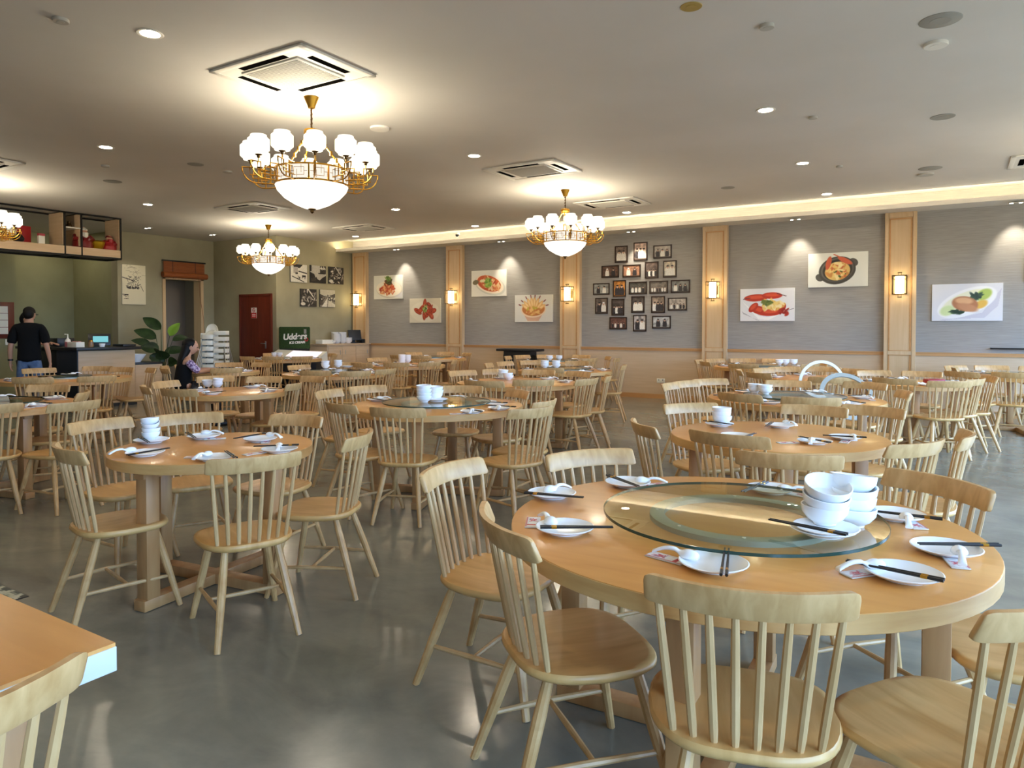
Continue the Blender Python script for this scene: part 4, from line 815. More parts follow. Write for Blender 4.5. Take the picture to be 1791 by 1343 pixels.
link('print', p.mesh(.528, .868), t, (0, -.0245, 0))
# bamboo roman blind over the doorway
t = thing('bamboo_blind', 'brown rolled bamboo blind hung over the doorway', 'blind', (XL+.06, 10.08, 2.78), PI/2)
MB().box((0, 0, .16), (1.10, .03, .03)).build('head_rail', M['black'], t)
for k in range(15): MB().box((0, -.004, .135-k*.0165), (1.04, .008, .0145)).build('slat', M['bamboo'], t)
MB().tube([(-.56, -.03, -.165), (.56, -.03, -.165)], .068, 14).build('rolled_end', M['bamboo'], t)
for x in (-.3, .28): MB().tube([(x, -.012, .18), (x, -.016, -.08), (x, -.10, -.16), (x, -.03, -.24)], .005, 5).build('cord', M['black'], t)
MB().tube([(.30, -.10, -.12), (.36, -.05, -.6), (.47, -.03, -1.2), (.5, -.03, -1.7)], .005, 5).build('pull_cord', M['bamboo'], t)
# ---------------- ice cream freezer, cabinet ----------------
t = thing('ice_cream_freezer', 'ice cream chest freezer with a lit glass top and green turf sign', 'freezer', (-12.42, 10.78, 0), math.radians(24))
MB().box((.1, 0, .36), (1.15, .62, .60), .03).build('cabinet_body', M['dark'], t)
MB().box((.1, 0, .035), (1.0, .5, .07)).build('plinth', M['black'], t)
g = MB().prism([(-.48, .66), (.68, .66), (.68, .70), (-.48, .90)], 0, .6); lid = MB()
lid.add([(-.48, -.31, .66), (.68, -.31, .66), (.68, .31, .66), (-.48, .31, .66), (-.48, -.31, .74), (.68, -.31, .68), (.68, .27, .86), (-.48, .27, .90)], [(0, 1, 2, 3), (4, 7, 6, 5), (0, 4, 5, 1), (1, 5, 6, 2), (2, 6, 7, 3), (3, 7, 4, 0)])
lid.build('sloping_top', M['white_plastic'], t)
lid = MB(); lid.add([(-.10, -.26, .742), (.60, -.26, .706), (.60, .22, .853), (-.10, .22, .880)], [(0, 1, 2, 3)]); lid.build('lit_glass', M['freezer_light'], t)
bd = MB().box((-.10, .30, 1.165), (.74, .07, .50), .03).build('turf_board', M['turf'], t)
MB().box((-.10, .30, .87), (.70, .05, .12)).build('board_stand', M['black'], t)
wl_ = M['paper']
o = link('lettering', text_mesh('Udders', .19, wl_, .006, 'lettering', .15, .006), bd, (-.075, .262, 1.19)); o.rotation_euler = (PI/2, -.05, 0)
o = link('lettering', text_mesh('ICE CREAM', .075, wl_, .006, 'lettering', .1, .003), bd, (-.02, .262, 1.06)); o.rotation_euler = (PI/2, -.05, 0)
MB().lathe([(.024, -.004), (.045, -.004), (.045, .004), (.024, .004)], 20, (0, 0, 0), Matrix.Rotation(PI/2, 3, 'X'), close=True).build('red_ring', M['red'], bd, (.20, .26, 1.13))
MB().box((.17, .262, 1.31), (.06, .006, .10), .002).build('printed_tag', M['vent_grey'], bd)
t = thing('side_cabinet', 'pale wood side cabinet against the end wall under the lantern', 'cabinet', (0, 0, 0))
MB().box((-12.78, 12.55, .52), (.62, 1.42, .90), .003).build('cabinet_body', M['cabinet_wood'], t); MB().box((-12.78, 12.55, .04), (.56, 1.36, .07)).build('plinth', M['dark'], t)
MB().box((-12.765, 12.55, .988), (.66, 1.48, .035), .004).build('worktop', M['cabinet_wood'], t)
for k in range(3):
    dd = MB().box((-12.463, 12.09+.46*k, .53), (.018, .45, .84), .002).build('door', M['cabinet_wood'], t); MB().box((-12.45, 12.25+.46*k-.3*(k == 1), .80), (.012, .012, .10)).build('handle', M['steel'], dd)
zt = 1.0065
BB = MB().lathe([(0, .004), (.04, .004), (.042, 0), (.046, 0), (.07, .02), (.095, .055), (.1, .075), (.096, .076), (.07, .03), (0, .012)], 26).mesh('serving_bowl', M['porcelain2'])
bi = 0
for (x, y, n) in ((-12.75, 12.62, 7), (-12.72, 12.40, 6), (-12.9, 12.52, 7), (-12.68, 12.74, 3), (-12.70, 12.22, 1)):
    for k in range(n):
        tag(link('serving_bowl', BB, None, (x, y, zt+k*.034), 0), ['lowest', 'second', 'third', 'fourth', 'fifth', 'sixth', 'top'][k]+' white serving bowl, '+['tall front', 'left', 'rear', 'low right', 'lone left'][bi]+' pile on the side cabinet', 'bowl', 'serving bowls on the side cabinet')
    bi += 1
o = MB().box((0, 0, .05), (.24, .34, .10), .01).build('plastic_tub', M['white_plastic']); o.location = (-12.75, 12.02, zt); tag(o, 'white plastic tub at the freezer end of the side cabinet', 'tub')
t = thing('pos_terminal', 'black touch screen till on the side cabinet', 'till', (-12.75, 13.0, zt), math.radians(-20))
MB().box((0, 0, .012), (.26, .24, .024), .006).build('base', M['black'], t); MB().box((.02, 0, .10), (.05, .07, .16), .004).build('stand', M['black'], t)
MB().box((.06, 0, .20), (.03, .34, .27), .006, Matrix.Rotation(-.25, 3, 'Y')).build('screen', M['dark'], t)
o = MB().box((0, 0, .05), (.22, .16, .10), .012).build('receipt_printer', M['black']); o.location = (-12.7, 13.22, zt); tag(o, 'small black receipt printer beside the till', 'printer')
# black console table by the wall
t = thing('console_table', 'black console table against the wainscot below the fish canvas', 'table', (-7.87, 13.02, 0))
MB().box((0, 0, .915), (1.0, .36, .05), .008).build('tabletop', M['black'], t); MB().box((0, 0, .85), (.66, .28, .09)).build('apron', M['black'], t)
for s in (-1, 1): MB().bar((s*.3, 0, .82), (s*.22, 0, .02), .06, .22).build('leg', M['black'], t); 
MB().box((0, 0, .02), (.5, .25, .04)).build('foot_rail', M['black'], t)
# ---------------- counter ----------------
t = thing('service_counter', 'service counter with dark end panel, wood front and black top', 'counter')
MB().box((-13.0, 6.83, .50), (.7, 1.0, 1.0), .004).build('wood_body', M['cabinet_wood'], t)
MB().box((-12.985, 6.325, .52), (.69, .02, 1.0)).build('end_panel', M['navy'], t); MB().box((-12.98, 6.83, .03), (.72, 1.02, .06)).build('plinth', M['black'], t)
MB().box((-14.05, 6.62, .50), (1.4, .55, 1.0), .004).build('rear_wing', M['black'], t)
MB().box((-12.98, 6.83, 1.035), (.86, 1.13, .05), .006).build('counter_top', M['black'], t); MB().box((-14.08, 6.6, 1.034), (1.36, .64, .048), .006).build('rear_top', M['black'], t)
zc_ = 1.062
t = thing('sanitiser_bottle', 'white pump bottle of sanitiser on the counter', 'bottle', (-13.15, 6.20+.22, zc_))
MB().lathe([(0, 0), (.045, 0), (.047, .01), (.047, .10), (.038, .13), (.016, .15), (.014, .165)], 20).build('body', M['white_plastic'], t); MB().tube([(0, 0, .16), (0, 0, .22), (-.06, -.02, .222)], .010, 8).build('pump', M['white_plastic'], t)
t = thing('card_box', 'pink and white open box of leaflets beside the sanitiser bottle', 'box', (-12.93, 6.43, zc_))
MB().box((.03, 0, .045), (.30, .14, .09), .004).build('white_box', M['white_plastic'], t); MB().box((-.17, 0, .045), (.10, .13, .09), .004).build('pink_box', mat('pink', srgb(206, 120, 126), .5), t); MB().box((.02, .02, .098), (.2, .05, .012)).build('leaflets', mat('pink2', srgb(214, 150, 140), .6), t)
t = thing('till_screen', 'counter till with a glowing teal screen', 'till', (-13.13, 6.95, zc_), math.radians(60))
MB().box((0, 0, .012), (.2, .18, .024), .005).build('base', M['black'], t); MB().box((0, 0, .12), (.36, .03, .22), .006, Matrix.Rotation(-.2, 3, 'X')).build('housing', M['black'], t); MB().box((.02, -.018, .13), (.24, .004, .11), 0, Matrix.Rotation(-.2, 3, 'X')).build('screen', M['screen'], t)
t = thing('glass_jar', 'small jar with a lid on the counter top', 'jar', (-12.78, 6.62, zc_)); MB().lathe([(0, 0), (.04, 0), (.045, .02), (.04, .09), (.03, .1)], 16).build('body', mat('jar', srgb(150, 116, 80), .3), t); MB().lathe([(0, .1), (.032, .1), (.03, .118), (0, .12)], 16).build('lid', M['gold'], t)
o = MB().lathe([(0, 0), (.04, 0), (.05, .05), (.048, .06), (0, .055)], 16).build('ramekin', M['porcelain']); o.location = (-12.72, 6.78, zc_); tag(o, 'small white ramekin on the counter beside the jar', 'cup')
o = MB().box((0, 0, .02), (.34, .24, .04), .008).build('menu_tray', M['black']); o.location = (-12.80, 7.22, zc_); tag(o, 'flat black tray at the wall end of the counter', 'tray')
o = MB().box((0, 0, .075), (.26, .3, .15), .01).build('cash_drawer', M['black']); o.location = (-13.75, 6.62, zc_); tag(o, 'black till drawer on the dark rear counter', 'till')
t = thing('low_counter', 'low wood counter with black top beside the service counter', 'counter', (-13.0, 7.62, 0)); MB().box((0, 0, .36), (.6, .52, .72), .003).build('body', M['cabinet_wood'], t); MB().box((0, 0, .735), (.62, .54, .035), .004).build('top', M['black'], t)
o = MB().lathe([(0, .02), (.07, .02), (.08, 0), (.1, .0), (.15, .07), (.19, .13), (.2, .15), (.19, .15), (.14, .08), (0, .035)], 32).build('wash_basin', M['porcelain']); o.location = (-13.0, 7.52, .754); tag(o, 'white ceramic basin on the low counter', 'basin')
o = MB().box((0, 0, .42), (.5, 1.8, .84), .01).build('back_shelf', M['dark']); o.location = (-14.6, 4.6, 0); tag(o, 'dark low shelf unit behind the standing man', 'shelf')
for z in (.25, .62): 
    q = MB().box((-.0, 0, z-.0), (.54, 1.7, .02)).build('shelf_board', M['steel'], o)
o2 = MB().box((0, 0, .09), (.36, .5, .18), .03).build('waffle_iron', M['black']); o2.location = (-14.6, 5.1, .842); tag(o2, 'black rounded appliance on the dark shelf unit', 'appliance')
# notice board on the niche return
t = thing('notice_board', 'brown framed notice board with four white sheets', 'notice board', (-16.55, 6.72, 1.55), PI/2)
MB().box((0, -.012, 0), (.62, .024, .75), .003).build('frame', M['door_wood'], t)
for k in range(4): MB().box((-.02, -.026, .22-k*.145), (.42, .004, .135)).build('sheet', M['paper'], t)
o = MB().box((0, 0, 0), (.02, .08, .12), .004).build('wall_switch', M['white_plastic']); o.location = (-16.54, 6.9, 1.1); tag(o, 'white switch plate below the notice board', 'switch')
# ---------------- hanging shelf ----------------
X0, X1 = -14.06, -13.55; Z0, Z1, ZS = 2.71, 3.49, 2.88
ysd = [4.2, 6.59, 6.88, 7.60]
t = thing('hanging_shelf', 'black framed ceiling shelf with wood panels over the counter', 'shelf')
f = MB(); b = .028
for x in (X0, X1):
    for z in (Z0, Z1-.012): f.box((x, (ysd[0]+ysd[-1])/2, z), (b, ysd[-1]-ysd[0], b))
    for y in ysd: f.box((x, y, (Z0+Z1)/2), (b, b, Z1-Z0))
for y in ysd:
    for z in (Z0, Z1-.012): f.box(((X0+X1)/2, y, z), (X1-X0, b, b))
f.build('metal_frame', M['black_metal'], t)
for a, c in zip(ysd[:-1], ysd[1:]):
    MB().box((X1+.004, (a+c)/2, (Z0+ZS)/2+.01), (.018, c-a-b, ZS-Z0-.03)).build('front_panel', M['cabinet_wood'], t)
    MB().box(((X0+X1)/2, (a+c)/2, ZS-.02), (X1-X0, c-a-b, .02)).build('shelf_board', M['cabinet_wood'], t)
    MB().box(((X0+X1)/2, (a+c)/2, Z0+.016), (X1-X0, c-a-b, .012)).build('bottom_board', M['black'], t)
for y in ysd[1:]: MB().box(((X0+X1)/2, y-.02, (ZS+Z1)/2), (X1-X0-.03, .016, Z1-ZS-.03)).build('divider', M['cabinet_wood'], t)
MB().box(((X0+X1)/2, (ysd[1]+ysd[2])/2, 3.215), (X1-X0, ysd[2]-ysd[1]-b, .022)).build('middle_board', M['white_paint'], t)
zs = ZS-.009
def figure(name, lab, y, h, robe, face, hat, x=-13.72):
    t = thing(name, lab, 'figurine', (x, y, zs), PI/2)
    MB().lathe([(0, 0), (.12*h/.3, 0), (.13*h/.3, .02), (.125*h/.3, h*.3), (.09*h/.3, h*.55), (.05*h/.3, h*.66), (0, h*.68)], 18).build('robe', robe, t)
    MB().ball((0, -.01, h*.78), (.06*h/.3, .058*h/.3, .065*h/.3), 14, 10).build('head', face, t)
    MB().lathe([(.066*h/.3, h*.83), (.07*h/.3, h*.85), (.045*h/.3, h*.95), (0, h)], 14).build('hat', hat, t)
    for s in (-1, 1): MB().tube([(s*.09*h/.3, 0, h*.56), (s*.12*h/.3, -.05, h*.42), (s*.03*h/.3, -.12*h/.3, h*.40)], [.035*h/.3, .032*h/.3, .02*h/.3], 8).build('arm', robe, t)
    MB().lathe([(0, 0), (.05*h/.3, -.01), (.04*h/.3, -.14*h/.3), (0, -.2*h/.3)], 10, (0, -.055*h/.3, h*.74)).build('beard', M['paper'] if hat is M['paper'] else robe, t)
figure('figurine', 'red robed figurine with a white beard on the hanging shelf', 6.98, .40, M['dred'], M['skin'], M['paper'])
figure('figurine', 'small red seated figurine at the end of the hanging shelf', 7.47, .30, M['red'], M['skin'], M['dred'])
t = thing('gold_basket', 'gold woven basket between the two red figurines', 'basket', (-13.72, 7.24, zs)); MB().lathe([(0, 0), (.08, 0), (.10, .02), (.135, .11), (.145, .15), (.135, .15), (.09, .03), (0, .02)], 18).build('basket_body', mat('goldweave', srgb(196, 160, 30), .35, .7), t)
MB().tube([(.14*math.cos(a), .14*math.sin(a), .152) for a in [2*PI*i/20 for i in range(21)]], .012, 6).build('rim', M['gold'], t)
def bottle(lab, y, z, h, m, x=-13.72): 
    t = thing('bottle', lab, 'bottle', (x, y, z)); MB().lathe([(0, 0), (.035, 0), (.037, .01), (.036, h*.58), (.014, h*.75), (.013, h*.95), (0, h)], 16).build('body', m, t); MB().lathe([(0, h*.95), (.016, h*.95), (.016, h*1.02), (0, h*1.02)], 12).build('cap', M['bronze'], t)
bottle('dark bottle on the upper middle board of the hanging shelf', 6.66, 3.227, .22, M['black']); 
o = MB().lathe([(0, 0), (.05, 0), (.055, .04), (.03, .09), (.035, .12), (0, .14)], 16).build('small_jar', M['bronze']); o.location = (-13.78, 6.78, 3.227); tag(o, 'small bronze jar on the upper middle board of the hanging shelf', 'jar')
o = MB().box((0, 0, .16), (.10, .26, .32), .004).build('gift_box', M['red']); o.location = (-13.9, 6.05, zs); o.rotation_euler = (0, 0, .15); tag(o, 'tall red gift box on the hanging shelf', 'box')
o = MB().box((0, 0, .15), (.08, .16, .30), .004).build('cream_book', M['paper']); o.location = (-13.86, 5.86, zs); o.rotation_euler = (0, 0, -.2); tag(o, 'cream standing folder beside the red gift box', 'book')
t = thing('black_teapot', 'round black pot in front of the red gift box', 'pot', (-13.68, 5.90, zs)); MB().lathe([(0, 0), (.05, 0), (.085, .04), (.09, .08), (.06, .13), (.03, .14)], 20).build('body', M['black'], t); MB().lathe([(0, .14), (.035, .14), (.02, .16), (.012, .175), (0, .18)], 14).build('lid', M['black'], t)
MB().tube([(0, -.08, .07), (0, -.13, .10), (0, -.15, .14)], [.016, .012, .009], 8).build('spout', M['black'], t)
t = thing('card_box', 'small pink and white carton on the hanging shelf', 'box', (-13.7, 6.27, zs)); MB().box((0, 0, .08), (.06, .10, .16), .003).build('carton', M['paper'], t); MB().box((.0, 0, .175), (.062, .102, .04), .003).build('pink_top', mat('pink3', srgb(180, 60, 70), .5), t)
o = MB().box((0, 0, .06), (.10, .26, .12), .004).build('red_tin', M['dred']); o.location = (-13.7, 5.62, zs); tag(o, 'low dark red tin behind the chandelier on the hanging shelf', 'tin')
# ---------------- plant ----------------
t = thing('potted_plant', 'tall broad-leaved plant in a grey pot beside the doorway', 'plant', (-14.42, 8.93, 0))
MB().lathe([(0, 0), (.15, 0), (.17, .02), (.19, .38), (.18, .40), (.165, .38), (0, .36)], 24).build('pot', M['dark'], t); MB().lathe([(0, .365), (.166, .37), (.1, .375), (0, .375)], 16).build('soil', M['bronze'], t)
CR = Vector((RGT.x, RGT.y, 0)); CF = Vector((FWD.x, FWD.y, 0))
def leaf(base, tipdir, L, W, droop, m, curl=.3):
    d = Vector(tipdir).normalized(); s = d.cross(Vector((0, 0, 1)))*.35-d.cross(CF)*.75; s = (s-d*s.dot(d)); s = s.normalized() if s.length > .05 else Vector((1, 0, 0)); up = s.cross(d).normalized(); P = []
    for i in range(13):
        f = i/12; w = W*math.sin(PI*min(1, f**.8) if f < 1 else 0)**.8*(1-.15*f)+.004; c = Vector(base)+d*(L*f)-Vector((0, 0, droop*f*f*L)); P.append([c+s*w*k+up*(abs(k)*curl*w) for k in (-1, -.5, 0, .5, 1)])
    b = MB().grid(P); return b
LV = [(-.02, .05, 1.36, -.85, .1, .62, .52, .12, .10, 0), (-.10, .0, 1.16, -.85, .0, .50, .56, .12, .18, 0), (-.20, -.05, 1.02, -.9, -.1, .45, .44, .085, .2, 0), (-.02, -.05, .92, -.85, -.2, .30, .40, .13, .15, 0), (.06, .0, .66, -.7, -.3, .55, .34, .14, .15, 0), (.12, -.06, .72, -.1, -.3, .5, .30, .15, .2, 0),
 (.04, .06, .88, .9, .1, .16, .50, .10, .12, 0), (.22, .05, 1.12, .85, .1, .50, .46, .085, .5, 0), (.14, .1, 1.22, .45, .3, .8, .36, .12, .05, 1), (.02, -.1, .80, .2, -.5, .5, .36, .13, .3, 0), (-.12, .1, .70, -.6, .4, .6, .34, .12, .3, 0), (-.2, .0, .56, -.9, 0, .25, .30, .04, .4, 0), (.18, -.06, .62, .7, -.3, .4, .34, .12, .35, 0)]
for (a, b_, z, da, db, dz, L, W, dr, y) in LV:
    base = CR*a+CF*b_+Vector((0, 0, z)); d = CR*da+CF*db+Vector((0, 0, dz))
    st = MB().tube([(CR*a*.15+CF*b_*.15+Vector((0, 0, .36))), (CR*a*.5+CF*b_*.5+Vector((0, 0, .36+(z-.36)*.55))), base], [.012, .010, .006], 6).build('stem', M['stem'], t)
    leaf(base, d, L, W, dr, None).build('leaf', M['leaf_young'] if y else M['leaf'], t)
# ---------------- stacked white high chairs ----------------
hc0 = None; HB = (-12.42, 8.80)
for k in range(6):
    lab = ['lowest', 'second', 'third', 'fourth', 'fifth', 'topmost'][k] + ' white plastic high chair of the stack before the corner'
    if hc0 is None:
        hc0 = thing('high_chair', lab, 'high chair', (*HB, 0), math.radians(31.8), 'stacked white high chairs')
        b = MB(); n = 14; z0 = .55
        prof = lambda s: [((-.11+.125*math.cos(PI*i/n)*s), .02*math.sin(PI*i/n)) for i in range(n+1)]
        # curved back shell
        P = []
        for z, s in ((.60, 1.), (.70, 1.), (.78, .92), (.84, .72), (.875, .4), (.885, .1)): P.append([(x, .15+y*2.2*s+(z-.6)*.12, z) for x, y in prof(s)])
        P2 = [[(x, y+.16, z) for x, y, z in r] for r in P]
        b.grid(P); 
        for r_ in (P,): pass
        bk = MB()
        for z0_, z1_ in zip((.60, .66, .72, .78, .83, .865), (.66, .72, .78, .83, .865, .885)): pass
        R_ = [[(x, y-.012, z) for x, y, z in r]+[(x, y+.012, z) for x, y, z in r[::-1]] for r in P]
        g_ = MB().grid(R_, True); g_.f += [tuple(range(len(R_[0])))[::-1], tuple(len(R_[0])*(len(R_)-1)+k_ for k_ in range(len(R_[0])))]; g_.build('backrest', M['white_plastic'], hc0)
        lp = MB(); R_ = [[(-.11+.125*math.cos(PI*i/n), -.03-.075*math.sin(PI*i/n)*q1, z) for i in range(n+1)] for z, q1 in ((.585, .9), (.665, 1.05), (.672, 1.0), (.672, .86), (.592, .72))]; lp.grid(R_); lp.build('front_lip', M['white_plastic'], hc0)
        sb = MB(); sb.box((-.11, .06, .60), (.25, .24, .02), .006); sb.box((-.235, .05, .65), (.016, .22, .10), .006); sb.box((.015, .05, .65), (.016, .22, .10), .006); sb.build('seat', M['white_plastic'], hc0)
        tr = MB(); tr.box((.14, .02, .735), (.235, .20, .018), .006); tr.box((.14, -.075, .70), (.235, .016, .07), .005); tr.box((.03, .02, .70), (.014, .2, .07), .004); tr.box((.25, .02, .70), (.014, .2, .07), .004); tr.build('tray', M['white_plastic'], hc0)
        for sx, sy in ((-1, -1), (1, -1), (-1, 1), (1, 1)): MB().tube([(sx*.20+.02*0, .04+sy*.07, .62), (sx*.30, .04+sy*.22, 0)], .011, 8).build('leg', M['steel'], hc0)
    else: dup(hc0, (*HB, 0 + k*.118), hc0.rotation_euler[2], lab)
# ---------------- people ----------------
def skin_mesh(name, joints, edges, m, levels=2, root=0):
    me = bpy.data.meshes.new(name); me.from_pydata([tuple(j[:3]) for j in joints], edges, [])
    o = bpy.data.objects.new(name, me); COL.objects.link(o)
    a = o.modifiers.new('s', 'SKIN'); a.use_smooth_shade = True; a.branch_smoothing = .6; b = o.modifiers.new('u', 'SUBSURF'); b.levels = b.render_levels = levels
    for v, j in zip(me.skin_vertices[0].data, joints): v.radius = (j[3], j[4] if len(j) > 4 else j[3]); v.use_root = False
    me.skin_vertices[0].data[root].use_root = True
    dg = bpy.context.evaluated_depsgraph_get(); r = bpy.data.meshes.new_from_object(o.evaluated_get(dg)); bpy.data.objects.remove(o); r.name = name; r.materials.clear(); r.materials.append(m); r.shade_smooth(); return r
def chain(J, E, pts, start=None):
    p = start
    for q in pts:
        J.append(q); k = len(J)-1
        if p is not None: E.append((p, k))
        p = k
    return p
def hand(J, E, wrist, d, side, palm_n, curl=.5):
    """palm, four fingers of unequal length and a thumb grown from joint index wrist along d"""
    d = Vector(d).normalized(); n = Vector(palm_n).normalized(); s = d.cross(n).normalized()*side; w = Vector(J[wrist][:3])
    c = w+d*.045; J.append((*c, .024, .017)); pc = len(J)-1; E.append((wrist, pc))
    for k, L in enumerate((.068, .078, .072, .056)):
        b = w+d*.085+s*(.028-.0185*k); J.append((*b, .0095)); kb = len(J)-1; E.append((pc, kb)); p = kb; pos = b; dd = d.copy()
        for f in (.45, .32, .23):
            dd = (dd+n*curl*.55).normalized(); pos = pos+dd*(L*f); J.append((*pos, .008 if f > .3 else .0068)); E.append((p, len(J)-1)); p = len(J)-1
    b = w+d*.03+s*.030; J.append((*b, .011)); kb = len(J)-1; E.append((pc, kb)); pos = b; p = kb; dd = (d*.7+s*.6+n*.3).normalized()
    for L in (.032, .026): pos = pos+dd*L; dd = (dd+n*.25).normalized(); J.append((*pos, .009)); E.append((p, len(J)-1)); p = len(J)-1
def head(t, c, fwd, r=.105, hair='short'):
    """egg shaped head details: eyes, ears, nose, mouth, hair; c = head centre, fwd = look direction"""
    f = Vector(fwd).normalized(); s = f.cross(Vector((0, 0, 1))).normalized(); u = s.cross(f).normalized(); c = Vector(c)
    R = Matrix((s, f, u)).transposed()
    MB().ball(c-u*.004, (.074, .090, .108), 18, 12, R).build('head', M['skin'], t)
    MB().ball(c+f*.092-u*.018, (.014, .017, .02), 8, 6, R).build('nose', M['skin'], t)
    for q in (-1, 1):
        MB().ball(c+s*q*.034+f*.082+u*.008, (.014, .009, .008), 8, 6, R).build('eye', M['black'], t); MB().ball(c+s*q*.078-u*.01, (.010, .020, .032), 8, 6, R).build('ear', M['skin'], t)
    MB().ball(c+f*.088-u*.058, (.022, .008, .006), 8, 6, R).build('mouth', mat('lips', srgb(150, 84, 74), .5), t)
    return s, f, u, R
# standing man in black T-shirt, back to the room
def standing_man():
    t = thing('person', 'standing man in a black T-shirt and jeans, seen from behind at the counter', 'person', (-12.36, 5.46, 0), math.radians(48))
    # local: faces +Y, x to his right
    J = [(0, 0, .96, .150, .105)]; E = []
    ch_ = chain(J, E, [(0, .0, 1.12, .140, .098), (0, -.01, 1.28, .165, .105), (0, -.01, 1.41, .15, .09), (0, 0, 1.475, .062, .060), (0, .02, 1.53, .055, .057)], 0)
    nk = ch_; chain(J, E, [(0, .035, 1.60, .078, .092), (0, .04, 1.665, .074, .085)], nk)
    arms = []
    for s in (-1, 1):
        a = chain(J, E, [(s*.165, -.01, 1.405, .055), (s*.205, -.01, 1.30, .050), (s*.235, -.02, 1.16, .043), (s*.25, -.025, 1.10, .040), (s*.265, .01, .98, .036), (s*.272, .035, .865, .026, .022)], 3); arms.append((a, s))
        chain(J, E, [(s*.095, 0, .86, .095, .09), (s*.105, .01, .70, .078), (s*.108, .015, .50, .058), (s*.108, -.005, .36, .060), (s*.108, -.015, .16, .040), (s*.108, -.02, .09, .042), (s*.115, .06, .04, .040, .034), (s*.12, .16, .03, .034, .024)], 0)
    for a, s in arms: hand(J, E, a, (0.02*s, .06, -1), -s*-1, (-s, .2, 0), .45)
    link('body', skin_mesh('body', J, E, M['skin']), t)
    # T-shirt
    J = [(0, 0, .84, .182, .136)]; E = []
    chain(J, E, [(0, 0, .93, .180, .134), (0, 0, 1.04, .172, .128), (0, 0, 1.16, .170, .126), (0, -.01, 1.29, .195, .132), (0, -.01, 1.405, .180, .112), (0, 0, 1.475, .085, .080)], 0)
    for s in (-1, 1): chain(J, E, [(s*.165, -.01, 1.415, .082), (s*.210, -.01, 1.31, .076), (s*.232, -.015, 1.19, .070), (s*.238, -.02, 1.15, .066)], 5)
    link('t_shirt', skin_mesh('t_shirt', J, E, M['tshirt']), t)
    J = [(0, 0, 1.0, .162, .118)]; E = []; chain(J, E, [(0, 0, .90, .168, .124)], 0)
    for s in (-1, 1): chain(J, E, [(s*.092, 0, .84, .105, .10), (s*.105, .01, .68, .090), (s*.108, .012, .50, .074), (s*.108, -.005, .34, .070), (s*.108, -.015, .10, .062)], 1)
    link('jeans', skin_mesh('jeans', J, E, M['denim']), t)
    for s in (-1, 1): MB().box((s*.12, .055, .035), (.095, .27, .07), .025).build('shoe', M['black'], t)
    s_, f, u, R = head(t, (0, .04, 1.615), (.35, 1, -.22))
    hb = MB().ball((-.002, .026, 1.655), (.081, .094, .082), 16, 10, R).build('hair', M['hair'], t); MB().ball((-.004, -.004, 1.622), (.080, .080, .090), 14, 10, R).build('hair_back', M['hair'], t)
    MB().tube([s_*.078+Vector((0, .04, 1.625)), s_*.082+f*.08+Vector((0, .04, 1.625)), f*.112+Vector((0, .04, 1.622)), -s_*.082+f*.08+Vector((0, .04, 1.625))], .004, 6).build('glasses', M['black'], t)
    MB().lathe([(.036, -.012), (.038, 0), (.036, .012), (.030, 0)], 16, (-.27, .03, .895), close=True).build('wrist_band', M['black'], t)
    return t
standing_man()
# clerk behind the counter, mostly hidden by the man
t = thing('person', 'dark-haired clerk partly hidden behind the standing man, hand on the counter', 'person', (-13.65, 5.98, 0), math.radians(-60))
J = [(0, 0, .92, .14, .10)]; E = []
chain(J, E, [(0, 0, 1.10, .13, .095), (0, 0, 1.25, .155, .10), (0, 0, 1.36, .14, .085), (0, .01, 1.425, .058), (0, .02, 1.48, .052), (0, .035, 1.54, .074, .088), (0, .04, 1.60, .072, .082)], 0)
ar = []
for s in (-1, 1):
    ar.append((chain(J, E, [(s*.155, 0, 1.355, .052), (s*.20, .02, 1.24, .047), (s*.215, .07, 1.13, .042), (s*.18, .22, 1.12, .036), (s*.15, .34, 1.13, .026, .022)], 3), s))
    chain(J, E, [(s*.09, 0, .82, .09), (s*.1, 0, .50, .058), (s*.1, -.01, .30, .058), (s*.1, -.02, .08, .042), (s*.11, .1, .035, .036, .026)], 0)
for a, s in ar: hand(J, E, a, (-.1*s, 1, -.12), s, (0, .1, -1), .35)
link('body', skin_mesh('body', J, E, M['skin']), t)
J = [(0, 0, .86, .16, .12)]; E = []; chain(J, E, [(0, 0, 1.10, .148, .112), (0, 0, 1.25, .172, .118), (0, 0, 1.355, .152, .10), (0, .01, 1.415, .07)], 0)
for s in (-1, 1): chain(J, E, [(s*.155, 0, 1.36, .064), (s*.20, .02, 1.25, .06), (s*.214, .06, 1.15, .056)], 3)
link('shirt', skin_mesh('shirt', J, E, M['tshirt']), t)
J = [(0, 0, .92, .15, .11)]; E = []
for s in (-1, 1): chain(J, E, [(s*.09, 0, .80, .1), (s*.1, 0, .5, .075), (s*.1, -.01, .1, .06)], 0)
link('trousers', skin_mesh('trousers', J, E, M['dark']), t)
head(t, (0, .04, 1.555), (0, 1, -.3)); MB().ball((0, .02, 1.595), (.086, .10, .084), 16, 10).build('hair', M['hair'], t); MB().ball((0, -.02, 1.55), (.082, .075, .10), 14, 10).build('hair_back', M['hair'], t)
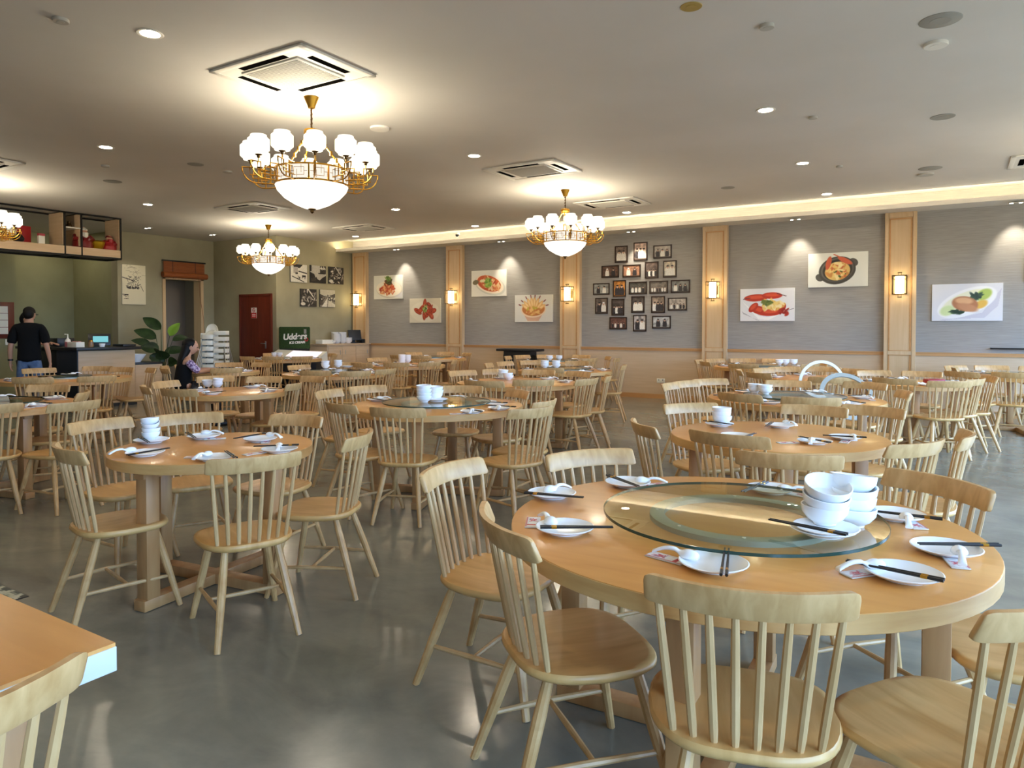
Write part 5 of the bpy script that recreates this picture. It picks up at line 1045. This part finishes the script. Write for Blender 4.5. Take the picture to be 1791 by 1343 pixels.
# seated woman, long dark hair, arm on the table
WX, WY = -9.16, 5.98
t = thing('person', 'seated woman with long dark hair, dark vest and purple lace sleeves', 'person', (WX, WY, 0), math.radians(-22))
J = [(0, 0, .52, .15, .12)]; E = []
chain(J, E, [(0, .01, .68, .125, .095), (0, .03, .84, .14, .10), (0, .05, .955, .125, .08), (0, .07, 1.015, .05), (0, .09, 1.06, .046), (0, .115, 1.12, .068, .082), (0, .12, 1.18, .066, .076)], 0)
ar = []
for s in (-1, 1):
    ar.append((chain(J, E, [(s*.14, .05, .945, .046), (s*.18, .10, .86, .042), (s*.20, .18, .785, .036), (s*.15, .32, .80, .032), (s*.09, .44, .805, .024, .020)], 3), s))
    chain(J, E, [(s*.10, .10, .51, .085), (s*.11, .28, .50, .072), (s*.11, .42, .48, .060), (s*.11, .44, .30, .055), (s*.11, .42, .09, .036), (s*.11, .50, .035, .034, .026), (s*.11, .57, .025, .028, .02)], 0)
for a, s in ar: hand(J, E, a, (-.25*s, 1, .0), s, (0, 0, -1), .3)
link('body', skin_mesh('body', J, E, M['skin']), t)
J = [(0, 0, .50, .175, .15)]; E = []; chain(J, E, [(0, .005, .68, .145, .115), (0, .025, .84, .158, .118), (0, .045, .95, .135, .092), (0, .065, 1.005, .06)], 0)
link('dark_vest', skin_mesh('dark_vest', J, E, M['tshirt']), t)
for s in (-1, 1):
    J = [(s*.125, .05, .95, .056)]; E = []; chain(J, E, [(s*.165, .08, .89, .060), (s*.19, .14, .82, .056), (s*.20, .19, .785, .050)], 0); link('lace_sleeve', skin_mesh('lace_sleeve', J, E, M['lace'], 2), t)
J = [(0, .02, .52, .16, .13)]; E = []
for s in (-1, 1): chain(J, E, [(s*.10, .12, .515, .098), (s*.11, .40, .49, .075), (s*.11, .43, .28, .068), (s*.11, .42, .10, .055)], 0)
link('trousers', skin_mesh('trousers', J, E, M['dark']), t)
head(t, (0, .125, 1.135), (.35, 1, -.25))
J = [(0, .105, 1.21, .070, .082)]; E = []; chain(J, E, [(0, .075, 1.15, .084, .082), (0, .04, 1.06, .088, .066), (0, -.015, .94, .098, .052), (0, -.04, .83, .088, .04), (0, -.05, .75, .055, .028)], 0)
link('long_hair', skin_mesh('long_hair', J, E, M['hair'], 2), t)
MB().ball((-.008, .098, 1.170), (.092, .098, .092), 16, 10).build('hair_crown', M['hair'], t)
MB().ball((-.035, .085, 1.10), (.075, .088, .12), 14, 10).build('hair_side', M['hair'], t)
for s in (-1, 1): MB().box((s*.11, .50, .03), (.08, .22, .06), .02).build('shoe', M['black'], t)
dup(chair0, (WX-.02, WY+.02, 0), math.radians(-22), 'wooden spindle chair carrying the seated woman')
o = MB().box((0, 0, .004), (.075, .15, .008), .003).build('phone', M['black']); o.location = (WX+.28, WY+.62, TOPZ+.001); o.rotation_euler = (0, 0, .4); tag(o, 'black phone on the table before the seated woman', 'phone')
